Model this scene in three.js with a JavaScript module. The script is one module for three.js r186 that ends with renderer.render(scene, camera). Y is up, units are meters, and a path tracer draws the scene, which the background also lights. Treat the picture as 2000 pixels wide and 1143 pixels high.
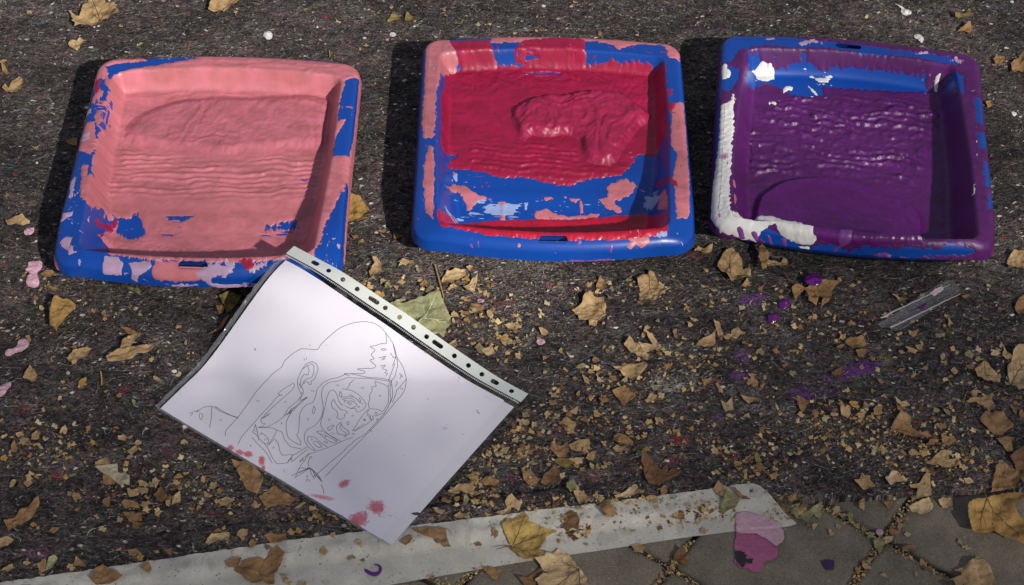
import * as THREE from 'three';
import { mergeGeometries } from 'three/addons/utils/BufferGeometryUtils.js';
import { ImprovedNoise } from 'three/addons/math/ImprovedNoise.js';

// ---------------------------------------------------------------- camera, sky, sun, exposure
const scene = new THREE.Scene();
const PITCH = 0.81819, ROLL = 0.02493, EYE = 1.45154, FOCAL = 3537.93, PW = 2000, PH = 1143;
const camera = new THREE.PerspectiveCamera(2 * Math.atan(PH / 2 / FOCAL) * 180 / Math.PI, PW / PH, 0.05, 400);
camera.position.set(0, EYE, 0);
{
  const fw = new THREE.Vector3(0, -Math.sin(PITCH), -Math.cos(PITCH));
  const u0 = new THREE.Vector3(0, Math.cos(PITCH), -Math.sin(PITCH)), r0 = new THREE.Vector3(1, 0, 0);
  camera.up.copy(u0).multiplyScalar(Math.cos(ROLL)).addScaledVector(r0, -Math.sin(ROLL));
  camera.lookAt(fw.clone().add(camera.position));
}
camera.updateMatrixWorld();
const renderer = new THREE.WebGLRenderer();
renderer.toneMapping = THREE.LinearToneMapping;
renderer.toneMappingExposure = 1.3;
renderer.shadowMap.enabled = true;
const SUN = new THREE.Vector3(0.86, 1.0, 1.15).normalize();
const sun = new THREE.DirectionalLight(new THREE.Color(1, 0.945, 0.86), 4.8);
sun.position.copy(SUN).multiplyScalar(20).add(new THREE.Vector3(0, 0, -1.4));
sun.target.position.set(0, 0, -1.4);
sun.castShadow = true; sun.shadow.radius = 2.2;
sun.shadow.mapSize.set(4096, 4096);
Object.assign(sun.shadow.camera, { left: -1.5, right: 1.5, top: 1.5, bottom: -1.5, near: 1, far: 40 });
scene.add(sun, sun.target);
{ // a clear autumn sky: pale towards the horizon, blue overhead
  const w = 256, h = 128, d = new Float32Array(w * h * 4), K = 0.225;
  for (let j = 0; j < h; j++) for (let i = 0; i < w; i++) {
    const e = ((j + 0.5) / h - 0.5) * Math.PI, s = Math.max(0, Math.sin(e)), o = (j * w + i) * 4;
    const f = Math.pow(1 - s, 2.2);
    const c = e >= 0 ? [0.62 + 0.34 * f, 0.67 + 0.31 * f, 0.88 + 0.12 * f] : [0.25, 0.24, 0.23];
    for (let k = 0; k < 3; k++) d[o + k] = c[k] * K;
    d[o + 3] = 1;
  }
  const t = new THREE.DataTexture(d, w, h, THREE.RGBAFormat, THREE.FloatType);
  t.mapping = THREE.EquirectangularReflectionMapping; t.magFilter = THREE.LinearFilter; t.needsUpdate = true;
  scene.background = t; scene.environment = t;
}

// ---------------------------------------------------------------- helpers
function rng(seed) { let a = seed >>> 0; return () => { a = (a + 0x6D2B79F5) >>> 0; let t = Math.imul(a ^ (a >>> 15), 1 | a); t = (t + Math.imul(t ^ (t >>> 7), 61 | t)) ^ t; return ((t ^ (t >>> 14)) >>> 0) / 4294967296; }; }
const noise = new ImprovedNoise();
const n2 = (x, y, z = 0.37) => noise.noise(x, y, z);
function fbm(x, y, oct = 4, z = 0.37) { let a = 0, s = 0.5, f = 1; for (let i = 0; i < oct; i++) { a += s * noise.noise(x * f, y * f, z + i * 7.3); f *= 2.03; s *= 0.5; } return a; }
const clamp = (x, a = 0, b = 1) => Math.min(b, Math.max(a, x));
const sstep = (a, b, x) => { const t = clamp((x - a) / (b - a)); return t * t * (3 - 2 * t); };
const lerp = (a, b, t) => a + (b - a) * t;
const smax = (a, b, k) => { const h = Math.max(k - Math.abs(a - b), 0) / k; return Math.max(a, b) + h * h * k * 0.25; };
const smin = (a, b, k) => -smax(-a, -b, k);
// where the sight line through a place of the photograph (2000 x 1143) meets the height y
const CAM = (() => { const q = camera.quaternion; return { f: new THREE.Vector3(0, 0, -1).applyQuaternion(q), u: new THREE.Vector3(0, 1, 0).applyQuaternion(q), r: new THREE.Vector3(1, 0, 0).applyQuaternion(q) }; })();
function ray(px, py) { return CAM.f.clone().addScaledVector(CAM.r, (px - PW / 2) / FOCAL).addScaledVector(CAM.u, -(py - PH / 2) / FOCAL); }
function at(px, py, y = 0) { const d = ray(px, py); return d.multiplyScalar((y - EYE) / d.y).add(camera.position); }
// "x,y x,y ..." read off an enlargement: scale k, origin (ox, oy)
function P(text, k = 1, ox = 0, oy = 0) { return text.trim().split(/\s+/).map((s) => { const [x, y] = s.split(',').map(Number); return [ox + x / k, oy + y / k]; }); }
function sdPoly(p, x, y) { // signed distance, negative inside
  let d = 1e9, s = 1;
  for (let i = 0, j = p.length - 1; i < p.length; j = i, i++) {
    const ax = p[i][0], ay = p[i][1], ex = p[j][0] - ax, ey = p[j][1] - ay, wx = x - ax, wy = y - ay;
    const t = clamp((wx * ex + wy * ey) / (ex * ex + ey * ey + 1e-18)), bx = wx - ex * t, by = wy - ey * t;
    d = Math.min(d, bx * bx + by * by);
    const c1 = y >= ay, c2 = y < p[j][1], c3 = ex * wy > ey * wx;
    if ((c1 && c2 && c3) || (!c1 && !c2 && !c3)) s = -s;
  }
  return s * Math.sqrt(d);
}
function bounds(p, m = 0) { let a = [1e9, 1e9, -1e9, -1e9]; for (const [x, y] of p) a = [Math.min(a[0], x - m), Math.min(a[1], y - m), Math.max(a[2], x + m), Math.max(a[3], y + m)]; return a; }
function smoothPoly(p, it = 1) { for (let k = 0; k < it; k++) { const q = []; for (let i = 0; i < p.length; i++) { const a = p[i], b = p[(i + 1) % p.length]; q.push([a[0] * 0.75 + b[0] * 0.25, a[1] * 0.75 + b[1] * 0.25], [a[0] * 0.25 + b[0] * 0.75, a[1] * 0.25 + b[1] * 0.75]); } p = q; } return p; }

const used = new Map();
function numbered(name) { const n = used.get(name) ?? 0; used.set(name, n + 1); return n ? name + '_' + String(n).padStart(3, '0') : name; }
function tag(o, label, category, group, kind) { if (label) o.userData.label = label; if (category) o.userData.category = category; if (group) o.userData.group = group; if (kind) o.userData.kind = kind; return o; }
function shade(o) { o.castShadow = true; o.receiveShadow = true; return o; }
function thing(name, label, category, pos = [0, 0, 0], group) { const g = new THREE.Group(); g.name = numbered(name); g.position.set(...pos); scene.add(g); return tag(g, label, category, group); }
function part(name, geo, mat, parent) { const m = shade(new THREE.Mesh(geo, mat)); m.name = name; parent.add(m); return m; }
function solo(name, geo, mat, label, category, group) { const m = shade(new THREE.Mesh(geo, mat)); m.name = numbered(name); scene.add(m); return tag(m, label, category, group); }
function geom(pos, idx, uv) { const g = new THREE.BufferGeometry(); g.setAttribute('position', new THREE.BufferAttribute(new Float32Array(pos), 3)); g.setAttribute('uv', new THREE.BufferAttribute(new Float32Array(uv ?? new Array(pos.length / 3 * 2).fill(0)), 2)); g.setIndex(idx); g.computeVertexNormals(); return g; }
// the part of a grid where mask > 0, cut cleanly along mask = 0. pos / rim: (i, j) -> [x, y, z]; rim is where cut vertices sit
function cutGrid(nu, nv, mask, pos, uvOf, rim, wrap = false) {
  const V = [], U = [], I = [], id = new Int32Array(nu * nv).fill(-1), cut = new Map();
  const vert = (k) => { if (id[k] < 0) { const i = k % nu, j = (k / nu) | 0; id[k] = V.length / 3; V.push(...pos(i, j)); U.push(...uvOf(i, j)); } return id[k]; };
  const edge = (a, b) => {
    if (a > b) [a, b] = [b, a];
    const key = a * nu * nv + b; let e = cut.get(key);
    if (e === undefined) {
      const t = mask[a] / (mask[a] - mask[b]), ai = a % nu, aj = (a / nu) | 0, bi = b % nu, bj = (b / nu) | 0, f = rim ?? pos, p = f(ai, aj), q = f(bi, bj), s = uvOf(ai, aj), w = uvOf(bi, bj);
      e = V.length / 3; V.push(lerp(p[0], q[0], t), lerp(p[1], q[1], t), lerp(p[2], q[2], t)); U.push(lerp(s[0], w[0], t), lerp(s[1], w[1], t)); cut.set(key, e);
    }
    return e;
  };
  const tri = (a, b, c) => {
    const q = [a, b, c], n = (mask[a] > 0) + (mask[b] > 0) + (mask[c] > 0);
    if (!n) return;
    if (n === 3) { I.push(vert(a), vert(b), vert(c)); return; }
    const out = [];
    for (let k = 0; k < 3; k++) { const x = q[k], y = q[(k + 1) % 3]; if (mask[x] > 0) out.push(vert(x)); if ((mask[x] > 0) !== (mask[y] > 0)) out.push(edge(x, y)); }
    for (let k = 1; k + 1 < out.length; k++) I.push(out[0], out[k], out[k + 1]);
  };
  const lu = wrap ? nu : nu - 1;
  for (let j = 0; j + 1 < nv; j++) for (let i = 0; i < lu; i++) { const i2 = (i + 1) % nu, a = j * nu + i, b = j * nu + i2, c = (j + 1) * nu + i, d = (j + 1) * nu + i2; if ((i + j) & 1) { tri(a, c, b); tri(b, c, d); } else { tri(a, c, d); tri(a, d, b); } }
  return V.length ? geom(V, I, U) : null;
}
const rgb = (hex) => new THREE.Color(hex);
function std(color, roughness = 0.8, extra = {}) { return new THREE.MeshPhysicalMaterial({ color: typeof color === 'string' ? rgb(color) : new THREE.Color().setRGB(...color), roughness, side: THREE.DoubleSide, ...extra }); }
function canvasTex(c, srgb = true) { const t = new THREE.CanvasTexture(c); if (srgb) t.colorSpace = THREE.SRGBColorSpace; t.wrapS = t.wrapT = THREE.MirroredRepeatWrapping; t.anisotropy = 8; return t; }
function canvas(w, h) { const c = document.createElement('canvas'); c.width = w; c.height = h; return c; }
function blobPath(g, p) { g.beginPath(); p.forEach(([x, y], i) => (i ? g.lineTo(x, y) : g.moveTo(x, y))); g.closePath(); }
// ---------------------------------------------------------------- the lie of the felt
const FELT_EDGE = P('-600,1240 -200,1192 0,1167 560,1085 1000,1034 1300,1000 1480,976 1620,978 1700,970 1790,964 1960,956 2200,938 2700,905').map(([x, y]) => { const q = at(x, y, 0); return [q.x, q.z]; });
function edgeZ(x) { const e = FELT_EDGE; for (let i = 1; i < e.length; i++) if (x <= e[i][0] || i === e.length - 1) { const t = (x - e[i - 1][0]) / (e[i][0] - e[i - 1][0]); return lerp(e[i - 1][1], e[i][1], t); } }
const SLAB = -0.006;
const FOLD = P('-300,1108 0,1062 120,1050 300,1040 480,1016 640,1000 800,985 930,968 1020,956 1150,944 1240,930 1330,915 1420,908 1500,900 1560,880').map(([x, y]) => { const q = at(x, y, 0); return [q.x, q.z]; });
const FOLD2 = P('-200,815 0,806 140,800 280,792 420,800 560,790').map(([x, y]) => { const q = at(x, y, 0); return [q.x, q.z]; });
const FOLD3 = P('1420,790 1480,810 1505,850 1500,890 1470,925').map(([x, y]) => { const q = at(x, y, 0); return [q.x, q.z]; });
function lineDist(l, x, z) { let best = 1e9, side = 0; for (let i = 1; i < l.length; i++) { const ax = l[i - 1][0], az = l[i - 1][1], ex = l[i][0] - ax, ez = l[i][1] - az, t = clamp(((x - ax) * ex + (z - az) * ez) / (ex * ex + ez * ez)), dx = x - ax - ex * t, dz = z - az - ez * t, d = dx * dx + dz * dz; if (d < best) { best = d; side = ex * dz - ez * dx; } } return Math.sign(side) * Math.sqrt(best); }
function feltY(x, z) {
  let y = 0.0016 * fbm(x * 9, z * 12, 3, 1.7) + 0.0013 * fbm(x * 45, z * 60, 2, 4.1) + 0.0017 * n2(x * 140, z * 160, 6.6) + 0.0009 * n2(x * 260, z * 300, 16.6);
  if (z > -1.35) {
    const d = lineDist(FOLD, x, z) + 0.003 * n2(x * 14, z * 14, 9.1), g = sstep(0.62, 0.42, Math.abs(x - 0.0));
    // a welt along the front edge: a dip behind a raised roll
    y += (0.0060 * Math.exp(-(((d - 0.014) / 0.012) ** 2)) - 0.0060 * Math.exp(-((d / 0.0055) ** 2))) * (0.6 + 0.5 * n2(x * 5, 0.3));
    const d3 = lineDist(FOLD3, x, z); y -= 0.005 * Math.exp(-((d3 / 0.012) ** 2));
    const d2 = lineDist(FOLD2, x, z) + 0.003 * n2(x * 20, z * 14, 2.1); y -= 0.0025 * Math.exp(-((d2 / 0.004) ** 2));
  }
  return y;
}
// ground level at a place: felt, or the paving in front of its edge
function groundY(x, z) { return z < edgeZ(x) ? feltY(x, z) : SLAB; }

// ---------------------------------------------------------------- ground and paving
const concrete = (() => {
  const S = 1024, c = canvas(S, S), g = c.getContext('2d'), im = g.createImageData(S, S), r = rng(77);
  for (let j = 0; j < S; j++) for (let i = 0; i < S; i++) {
    const f = fbm(i / 90, j / 90, 4, 2.2), q = fbm(i / 9, j / 9, 2, 5.2); let v = 104 + 26 * f + 16 * q + (r() - 0.5) * 54;
    const k = r(); if (k > 0.975) v += 50; else if (k < 0.03) v -= 50;
    const o = (j * S + i) * 4; im.data[o] = v * 1.0; im.data[o + 1] = v * 0.955; im.data[o + 2] = v * 0.86; im.data[o + 3] = 255;
  }
  g.putImageData(im, 0, 0);
  for (let k = 0; k < 900; k++) { g.fillStyle = ['rgba(60,50,42,.5)', 'rgba(170,165,155,.5)', 'rgba(120,90,60,.4)'][(r() * 3) | 0]; g.beginPath(); g.ellipse(r() * S, r() * S, 1 + r() * 2.4, 1 + r() * 1.6, r() * 3, 0, 6.3); g.fill(); }
  for (let k = 0; k < 60; k++) { g.strokeStyle = 'rgba(165,160,150,.25)'; g.lineWidth = 1 + r() * 1.5; const x = r() * S, y = r() * S, a = r() * 3; g.beginPath(); g.moveTo(x, y); g.lineTo(x + Math.cos(a) * 40, y + Math.sin(a) * 40); g.stroke(); }
  return canvasTex(c);
})();
{
  const g = new THREE.PlaneGeometry(240, 240, 8, 8).rotateX(-Math.PI / 2); const uv = g.attributes.uv; for (let i = 0; i < uv.count; i++) uv.setXY(i, uv.getX(i) * 700, uv.getY(i) * 700);
  const m = shade(new THREE.Mesh(g, std([0.24, 0.20, 0.16], 0.95, { map: concrete, bumpMap: concrete, bumpScale: 0.002 }))); m.name = 'ground'; m.position.y = SLAB - 0.0055; m.userData.kind = 'structure'; scene.add(m);
}
const slabMats = [[1.28, 1.22, 1.12], [1.18, 1.13, 1.05], [1.36, 1.3, 1.2]].map((c) => std(c, 0.9, { map: concrete, bumpMap: concrete, bumpScale: 0.0012 }));
const CROSS = at(1310, 1105, SLAB), CROSS2 = at(1725, 1050, SLAB);
const PITCHXZ = new THREE.Vector2(CROSS2.x - CROSS.x, CROSS2.z - CROSS.z), CELL = PITCHXZ.length() / Math.SQRT2, TURN = Math.atan2(PITCHXZ.y, PITCHXZ.x) - Math.PI / 4;
{
  const pav = new THREE.Group(); pav.name = 'pavement'; pav.userData.kind = 'structure'; scene.add(pav);
  const r = rng(5), half = CELL / 2 - 0.0022, top = 0.0045;
  const slabGeo = (seed) => { // a paving slab: worn top, broad soft arris, sunk sides
    const rr = rng(seed), N = 22, rings = [[0, 0], [0.35, 0], [0.7, 0], [0.9, 0], [0.955, -0.0006], [0.985, -0.0026], [1.0, -0.006], [1.0, -0.03]];
    const V = [], U = [], I = [], M = N * 4, ou = rr(), ov = rr();
    for (const [f, dy] of rings) for (let k = 0; k < M; k++) {
      const s = (k / M) * 4, q = s | 0, t = (s - q) * 2 - 1; let [x, z] = [[t, -1], [1, t], [-t, 1], [-1, -t]][q];
      const cr = 0.06, ax = Math.abs(x), az = Math.abs(z); if (ax > 1 - cr && az > 1 - cr) { const dx = ax - 1 + cr, dz = az - 1 + cr, l = Math.hypot(dx, dz); if (l > cr) { x = Math.sign(x) * (1 - cr + dx / l * cr); z = Math.sign(z) * (1 - cr + dz / l * cr); } }
      const wob = 1 + (f > 0.9 ? 0.006 * n2(x * 4 + seed, z * 4) : 0); x *= f * half * wob; z *= f * half * wob;
      V.push(x, dy + (f < 0.95 ? 0.0005 * fbm(x * 60 + seed, z * 60, 2) : 0.0006 * n2(x * 90 + seed, z * 90)), z); U.push(x * 3.2 + ou, z * 3.2 + ov);
    }
    for (let j = 0; j + 1 < rings.length; j++) for (let k = 0; k < M; k++) { const a = j * M + k, b = j * M + (k + 1) % M, c = a + M, d = b + M; I.push(a, c, b, b, c, d); }
    return geom(V, I.map((v, i) => v), U);
  };
  const geos = [11, 23, 37, 51].map(slabGeo);
  const ca = Math.cos(TURN), sa = Math.sin(TURN);
  for (let a = -12; a <= 12; a++) for (let b = -12; b <= 12; b++) {
    const u = (a + 0.5) * CELL, v = (b + 0.5) * CELL, x = CROSS.x + u * ca - v * sa, z = CROSS.z + u * sa + v * ca;
    if (x < -0.9 || x > 1.0 || z < edgeZ(x) - 0.22 || z > -0.62) continue;
    const m = part(numbered('paving_slab'), geos[(r() * 4) | 0], slabMats[(r() * 3) | 0], pav);
    m.position.set(x, SLAB + (r() - 0.5) * 0.0008, z); m.rotation.y = -TURN + ((r() * 4) | 0) * Math.PI / 2; m.rotation.x = (r() - 0.5) * 0.006;
  }
}
// ---------------------------------------------------------------- felt mat
const FX0 = -0.78, FX1 = 0.78, FZ0 = -2.02, FZ1 = -0.88, FS = 2048;
const fu = (x) => (x - FX0) / (FX1 - FX0), fv = (z) => (z - FZ0) / (FZ1 - FZ0);
const [feltTex, feltBump] = (() => {
  const c = canvas(FS, FS), g = c.getContext('2d'), im = g.createImageData(FS, FS), r = rng(31);
  const sx = (FX1 - FX0) / FS, sz = (FZ1 - FZ0) / FS;
  for (let j = 0; j < FS; j++) for (let i = 0; i < FS; i++) {
    const x = i * sx * 100, z = j * sz * 100; // centimetres
    const w = 0.55 * n2(x * 0.35, z * 0.35, 8.8), big = fbm(x * 0.10 + w, z * 0.14, 3, 3.1), mid = fbm(x * 0.7 + w * 2, z * 1.0, 3, 6.4), hue = n2(x * 0.3, z * 0.4, 12.2), fine = fbm(x * 2.6 + w, z * 3.4, 2, 1.3), pit = Math.max(0, n2(x * 1.7, z * 2.2, 41.3) - 0.12);
    let v = 64 + 58 * big + 46 * mid + 56 * fine - 80 * pit + (r() - 0.5) * 84;
    const o = (j * FS + i) * 4;
    im.data[o] = v * (1.07 + 0.10 * hue); im.data[o + 1] = v * (0.975 - 0.05 * hue); im.data[o + 2] = v * (0.93 + 0.11 * n2(x * 0.5, z * 0.5, 15.1)); im.data[o + 3] = 255;
  }
  g.putImageData(im, 0, 0);
  const pal = ['235,228,220', '190,180,172', '150,140,134', '120,110,108', '28,24,26', '18,16,18', '40,34,36', '96,84,80', '120,60,76', '84,50,84', '70,70,104', '150,128,96', '140,46,52', '60,86,86', '176,150,150'];
  g.lineCap = 'round';
  for (let k = 0; k < 120000; k++) {
    const x = r() * FS, y = r() * FS, cl = fbm(x / 130, y / 80, 2, 21.3) + 0.5, L = 4 + r() * r() * 34, a = (n2(x / 160, y / 120, 30.2) * 2.2) + (r() - 0.5) * 2.4;
    const light = r() < 0.30 + 0.34 * (cl - 0.5), q = light ? pal[(r() * 4) | 0] : pal[4 + ((r() * r() * 11) | 0)];
    g.strokeStyle = `rgba(${q},${light ? 0.2 + r() * 0.42 : 0.25 + r() * 0.5})`; g.lineWidth = 0.6 + r() * 0.9;
    const b = a + (r() - 0.5) * 1.6; g.beginPath(); g.moveTo(x, y); g.quadraticCurveTo(x + Math.cos(a) * L * 0.5, y + Math.sin(a) * L * 0.42, x + Math.cos(a) * L * 0.5 + Math.cos(b) * L * 0.5, y + (Math.sin(a) + Math.sin(b)) * L * 0.42); g.stroke();
  }
  for (let k = 0; k < 26000; k++) { const s = r(); g.fillStyle = s < 0.5 ? `rgba(232,226,214,${0.5 + r() * 0.5})` : s < 0.72 ? `rgba(196,164,112,${0.4 + r() * 0.4})` : s < 0.8 ? `rgba(150,40,56,${0.3 + r() * 0.5})` : s < 0.86 ? `rgba(90,60,130,${0.3 + r() * 0.4})` : s < 0.9 ? `rgba(60,90,110,.5)` : `rgba(14,12,14,.7)`; g.beginPath(); g.ellipse(r() * FS, r() * FS, 0.7 + Math.pow(r(), 4) * 3.4, 0.8 + Math.pow(r(), 4) * 3.6, r() * 3, 0, 6.3); g.fill(); }
  // dyed tufts and dried paint soaked into the fibres
  const stain = (px, py, rx, ry, col, n, ang = 0, al = 0.7) => { const q = at(px, py, 0), cx = fu(q.x) * FS, cy = fv(q.z) * FS; for (let k = 0; k < n; k++) { const t = r() * 6.283, d = Math.sqrt(r()), ex = Math.cos(t) * d * rx, ey = Math.sin(t) * d * ry, x = cx + ex * Math.cos(ang) - ey * Math.sin(ang), y = cy + ex * Math.sin(ang) + ey * Math.cos(ang), L = 2 + r() * 7, a = r() * 6.3; g.strokeStyle = `rgba(${col},${al * (0.4 + 0.6 * r())})`; g.lineWidth = 1 + r() * 1.6; g.beginPath(); g.moveTo(x, y); g.lineTo(x + Math.cos(a) * L, y + Math.sin(a) * L); g.stroke(); } };
  stain(1688, 716, 22, 14, '108,44,146', 110, -0.35, 0.75); stain(1664, 726, 30, 12, '96,42,130', 80, -0.35, 0.7); stain(1640, 735, 30, 12, '96,40,126', 60, -0.3, 0.6); stain(1592, 768, 40, 14, '84,40,106', 90, -0.4, 0.6); stain(1562, 770, 16, 16, '110,50,140', 70, 0, 0.7);
  stain(1470, 585, 20, 14, '106,56,140', 110, -0.5); stain(1447, 695, 12, 16, '120,70,150', 70, 0); stain(1445, 732, 14, 14, '112,60,140', 80, 0); stain(1410, 815, 16, 14, '110,80,130', 40, 0, 0.5);
  stain(1325, 745, 46, 28, '176,170,158', 300, -0.15, 0.45); stain(1300, 752, 22, 16, '190,186,172', 90, 0, 0.5); stain(90, 18, 110, 22, '170,160,156', 420, -0.3, 0.42); stain(1400, 128, 40, 12, '150,142,140', 90, 0, 0.35); stain(95, 212, 60, 12, '165,158,156', 120, -0.2, 0.4);
  stain(955, 510, 120, 50, '176,168,160', 700, -0.2, 0.3); stain(985, 570, 90, 50, '180,172,164', 620, -0.2, 0.3); stain(880, 530, 80, 40, '170,162,156', 260, -0.2, 0.26); stain(1110, 545, 60, 30, '160,152,146', 160, -0.2, 0.25); stain(90, 690, 60, 20, '160,150,140', 110, -0.3, 0.32); stain(340, 870, 40, 30, '120,110,106', 60, 0, 0.3);
  for (const [x, y, s, col, n] of [[985, 592, 16, '190,40,56', 40], [1328, 860, 14, '190,26,50', 60], [1424, 888, 9, '190,26,50', 40], [1310, 900, 14, '150,30,60', 30], [1240, 912, 22, '120,36,50', 40], [1395, 745, 8, '160,40,70', 20], [1120, 563, 10, '150,60,80', 16], [1075, 556, 10, '180,46,50', 20], [120, 920, 14, '120,44,120', 26], [330, 860, 20, '110,34,70', 34], [325, 880, 12, '110,34,80', 26], [40, 800, 10, '150,40,56', 22], [240, 762, 9, '190,40,60', 24], [75, 1085, 14, '160,60,130', 30], [95, 925, 20, '150,130,60', 34], [115, 930, 10, '170,40,50', 20], [1895, 940, 40, '110,36,44', 60], [640, 32, 9, '190,40,60', 26], [1730, 700, 12, '160,146,40', 30], [900, 40, 10, '160,140,60', 20], [732, 505 - 380, 16, '170,60,44', 20], [490, 96, 18, '150,60,70', 22], [60, 100, 14, '120,40,50', 16], [1360, 58, 12, '120,70,140', 18], [1405, 60, 10, '120,70,140', 14], [752, 35, 24, '150,134,70', 22], [945, 725, 8, '180,70,40', 14], [1265, 480, 20, '120,40,56', 22], [1350, 500, 16, '160,40,60', 30], [1050, 880, 12, '190,30,60', 26], [1085, 845, 12, '150,40,80', 24], [1360, 935, 16, '110,40,90', 20], [1160, 930, 14, '150,50,80', 24], [1010, 935, 16, '140,46,70', 20], [10, 590, 16, '90,150,140', 18], [20, 325, 12, '80,140,140', 14], [730, 185, 10, '70,90,140', 16], [745, 110, 14, '150,140,140', 24]]) stain(x, y, s * 1.1, s * 0.75, col, n, 0, 0.42);
  const bi = g.getImageData(0, 0, FS, FS).data, b = canvas(FS, FS), bg = b.getContext('2d'), bo = bg.createImageData(FS, FS);
  for (let k = 0; k < FS * FS; k++) { const v = Math.min(255, (bi[k * 4] + bi[k * 4 + 1] + bi[k * 4 + 2]) * 0.6); bo.data[k * 4] = bo.data[k * 4 + 1] = bo.data[k * 4 + 2] = v; bo.data[k * 4 + 3] = 255; }
  bg.putImageData(bo, 0, 0);
  return [canvasTex(c), canvasTex(b, false)];
})();
const felt = new THREE.Group(); felt.name = numbered('felt_mat'); scene.add(felt);
tag(felt, 'dark grey recycled felt mat flecked with coloured fibres, lying under the three paint trays', 'mat');
{
  const xs = [], zs = []; for (let x = -2.2; x < FX0; x += 0.08) xs.push(x); for (let x = FX0; x < FX1; x += 0.0028) xs.push(x); for (let x = FX1; x <= 2.3; x += 0.08) xs.push(x);
  for (let t = 0; t < 1.08; t += 0.0030) zs.push(t); for (let t = 1.08; t < 2.6; t += 0.08) zs.push(t);
  const nu = xs.length, nv = zs.length + 2, V = [], U = [], I = [];
  for (let j = 0; j < nv; j++) for (let i = 0; i < nu; i++) {
    const x = xs[i], e = edgeZ(x) + 0.0025 * n2(x * 60, 3.3) + 0.0012 * n2(x * 210, 8.3), t = j < 2 ? 0 : zs[j - 2], z = e - t - (j === 1 ? 0.0004 : 0);
    const y = j === 0 ? SLAB - 0.0005 : j === 1 ? -0.002 + feltY(x, z) : feltY(x, z - 0.001) - 0.0012 * Math.exp(-t / 0.003);
    V.push(x, y, z + (j === 0 ? 0.001 : 0)); U.push(fu(x), fv(z));
  }
  for (let j = 0; j + 1 < nv; j++) for (let i = 0; i + 1 < nu; i++) { const a = j * nu + i, b = a + 1, c = a + nu, d = c + 1; I.push(a, b, c, b, d, c); }
  const t1 = feltTex; // v runs from far to near in canvas rows: canvas row 0 is the far side
  t1.flipY = false; feltBump.flipY = false;
  part('felt_sheet', geom(V, I, U), std([1, 1, 1], 0.97, { map: feltTex, bumpMap: feltBump, bumpScale: 0.003, sheen: 0.15, sheenRoughness: 0.8 }), felt);
}
{ // loose fibres standing off the felt
  const r = rng(812), V = [], I = [], N = 5;
  for (let k = 0; k < N; k++) { const t = k / (N - 1), x = (t - 0.5), z = 0.22 * Math.sin(t * 3.0), y = 0.10 * Math.sin(t * Math.PI); V.push(x, y, z - 0.022, x, y + 0.008, z + 0.022); if (k) { const a = (k - 1) * 2; I.push(a, a + 1, a + 2, a + 1, a + 3, a + 2); } }
  const g = geom(V, I), n = 24000, m = new THREE.InstancedMesh(g, std([1, 1, 1], 0.9), n), M = new THREE.Matrix4(), q = new THREE.Quaternion(), e = new THREE.Euler(), col = new THREE.Color();
  const cs = ['#3a3236', '#4b4444', '#1c181a', '#2a2426', '#5f5654', '#6b625e', '#5a3a48', '#4a3a58', '#6e3038', '#6a5a44', '#38444e', '#8d857e', '#b9b2aa', '#d8d2c8'];
  for (let k = 0; k < n; k++) {
    const x = -0.74 + 1.48 * r(), z = edgeZ(x) - 0.003 - r() * 1.0, s = 0.003 + r() * r() * 0.009;
    e.set((r() - 0.5) * 0.7, r() * 6.283, (r() - 0.5) * 0.9); q.setFromEuler(e);
    M.compose(new THREE.Vector3(x, feltY(x, z) + 0.0005, z), q, new THREE.Vector3(s, s * (0.5 + r()), s * (0.7 + r() * 0.5))); m.setMatrixAt(k, M);
    m.setColorAt(k, col.set(cs[(Math.pow(r(), 1.15) * cs.length) | 0]));
  }
  m.name = 'felt_fibre'; m.userData.kind = 'stuff'; shade(m); felt.add(m);
}
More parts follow.
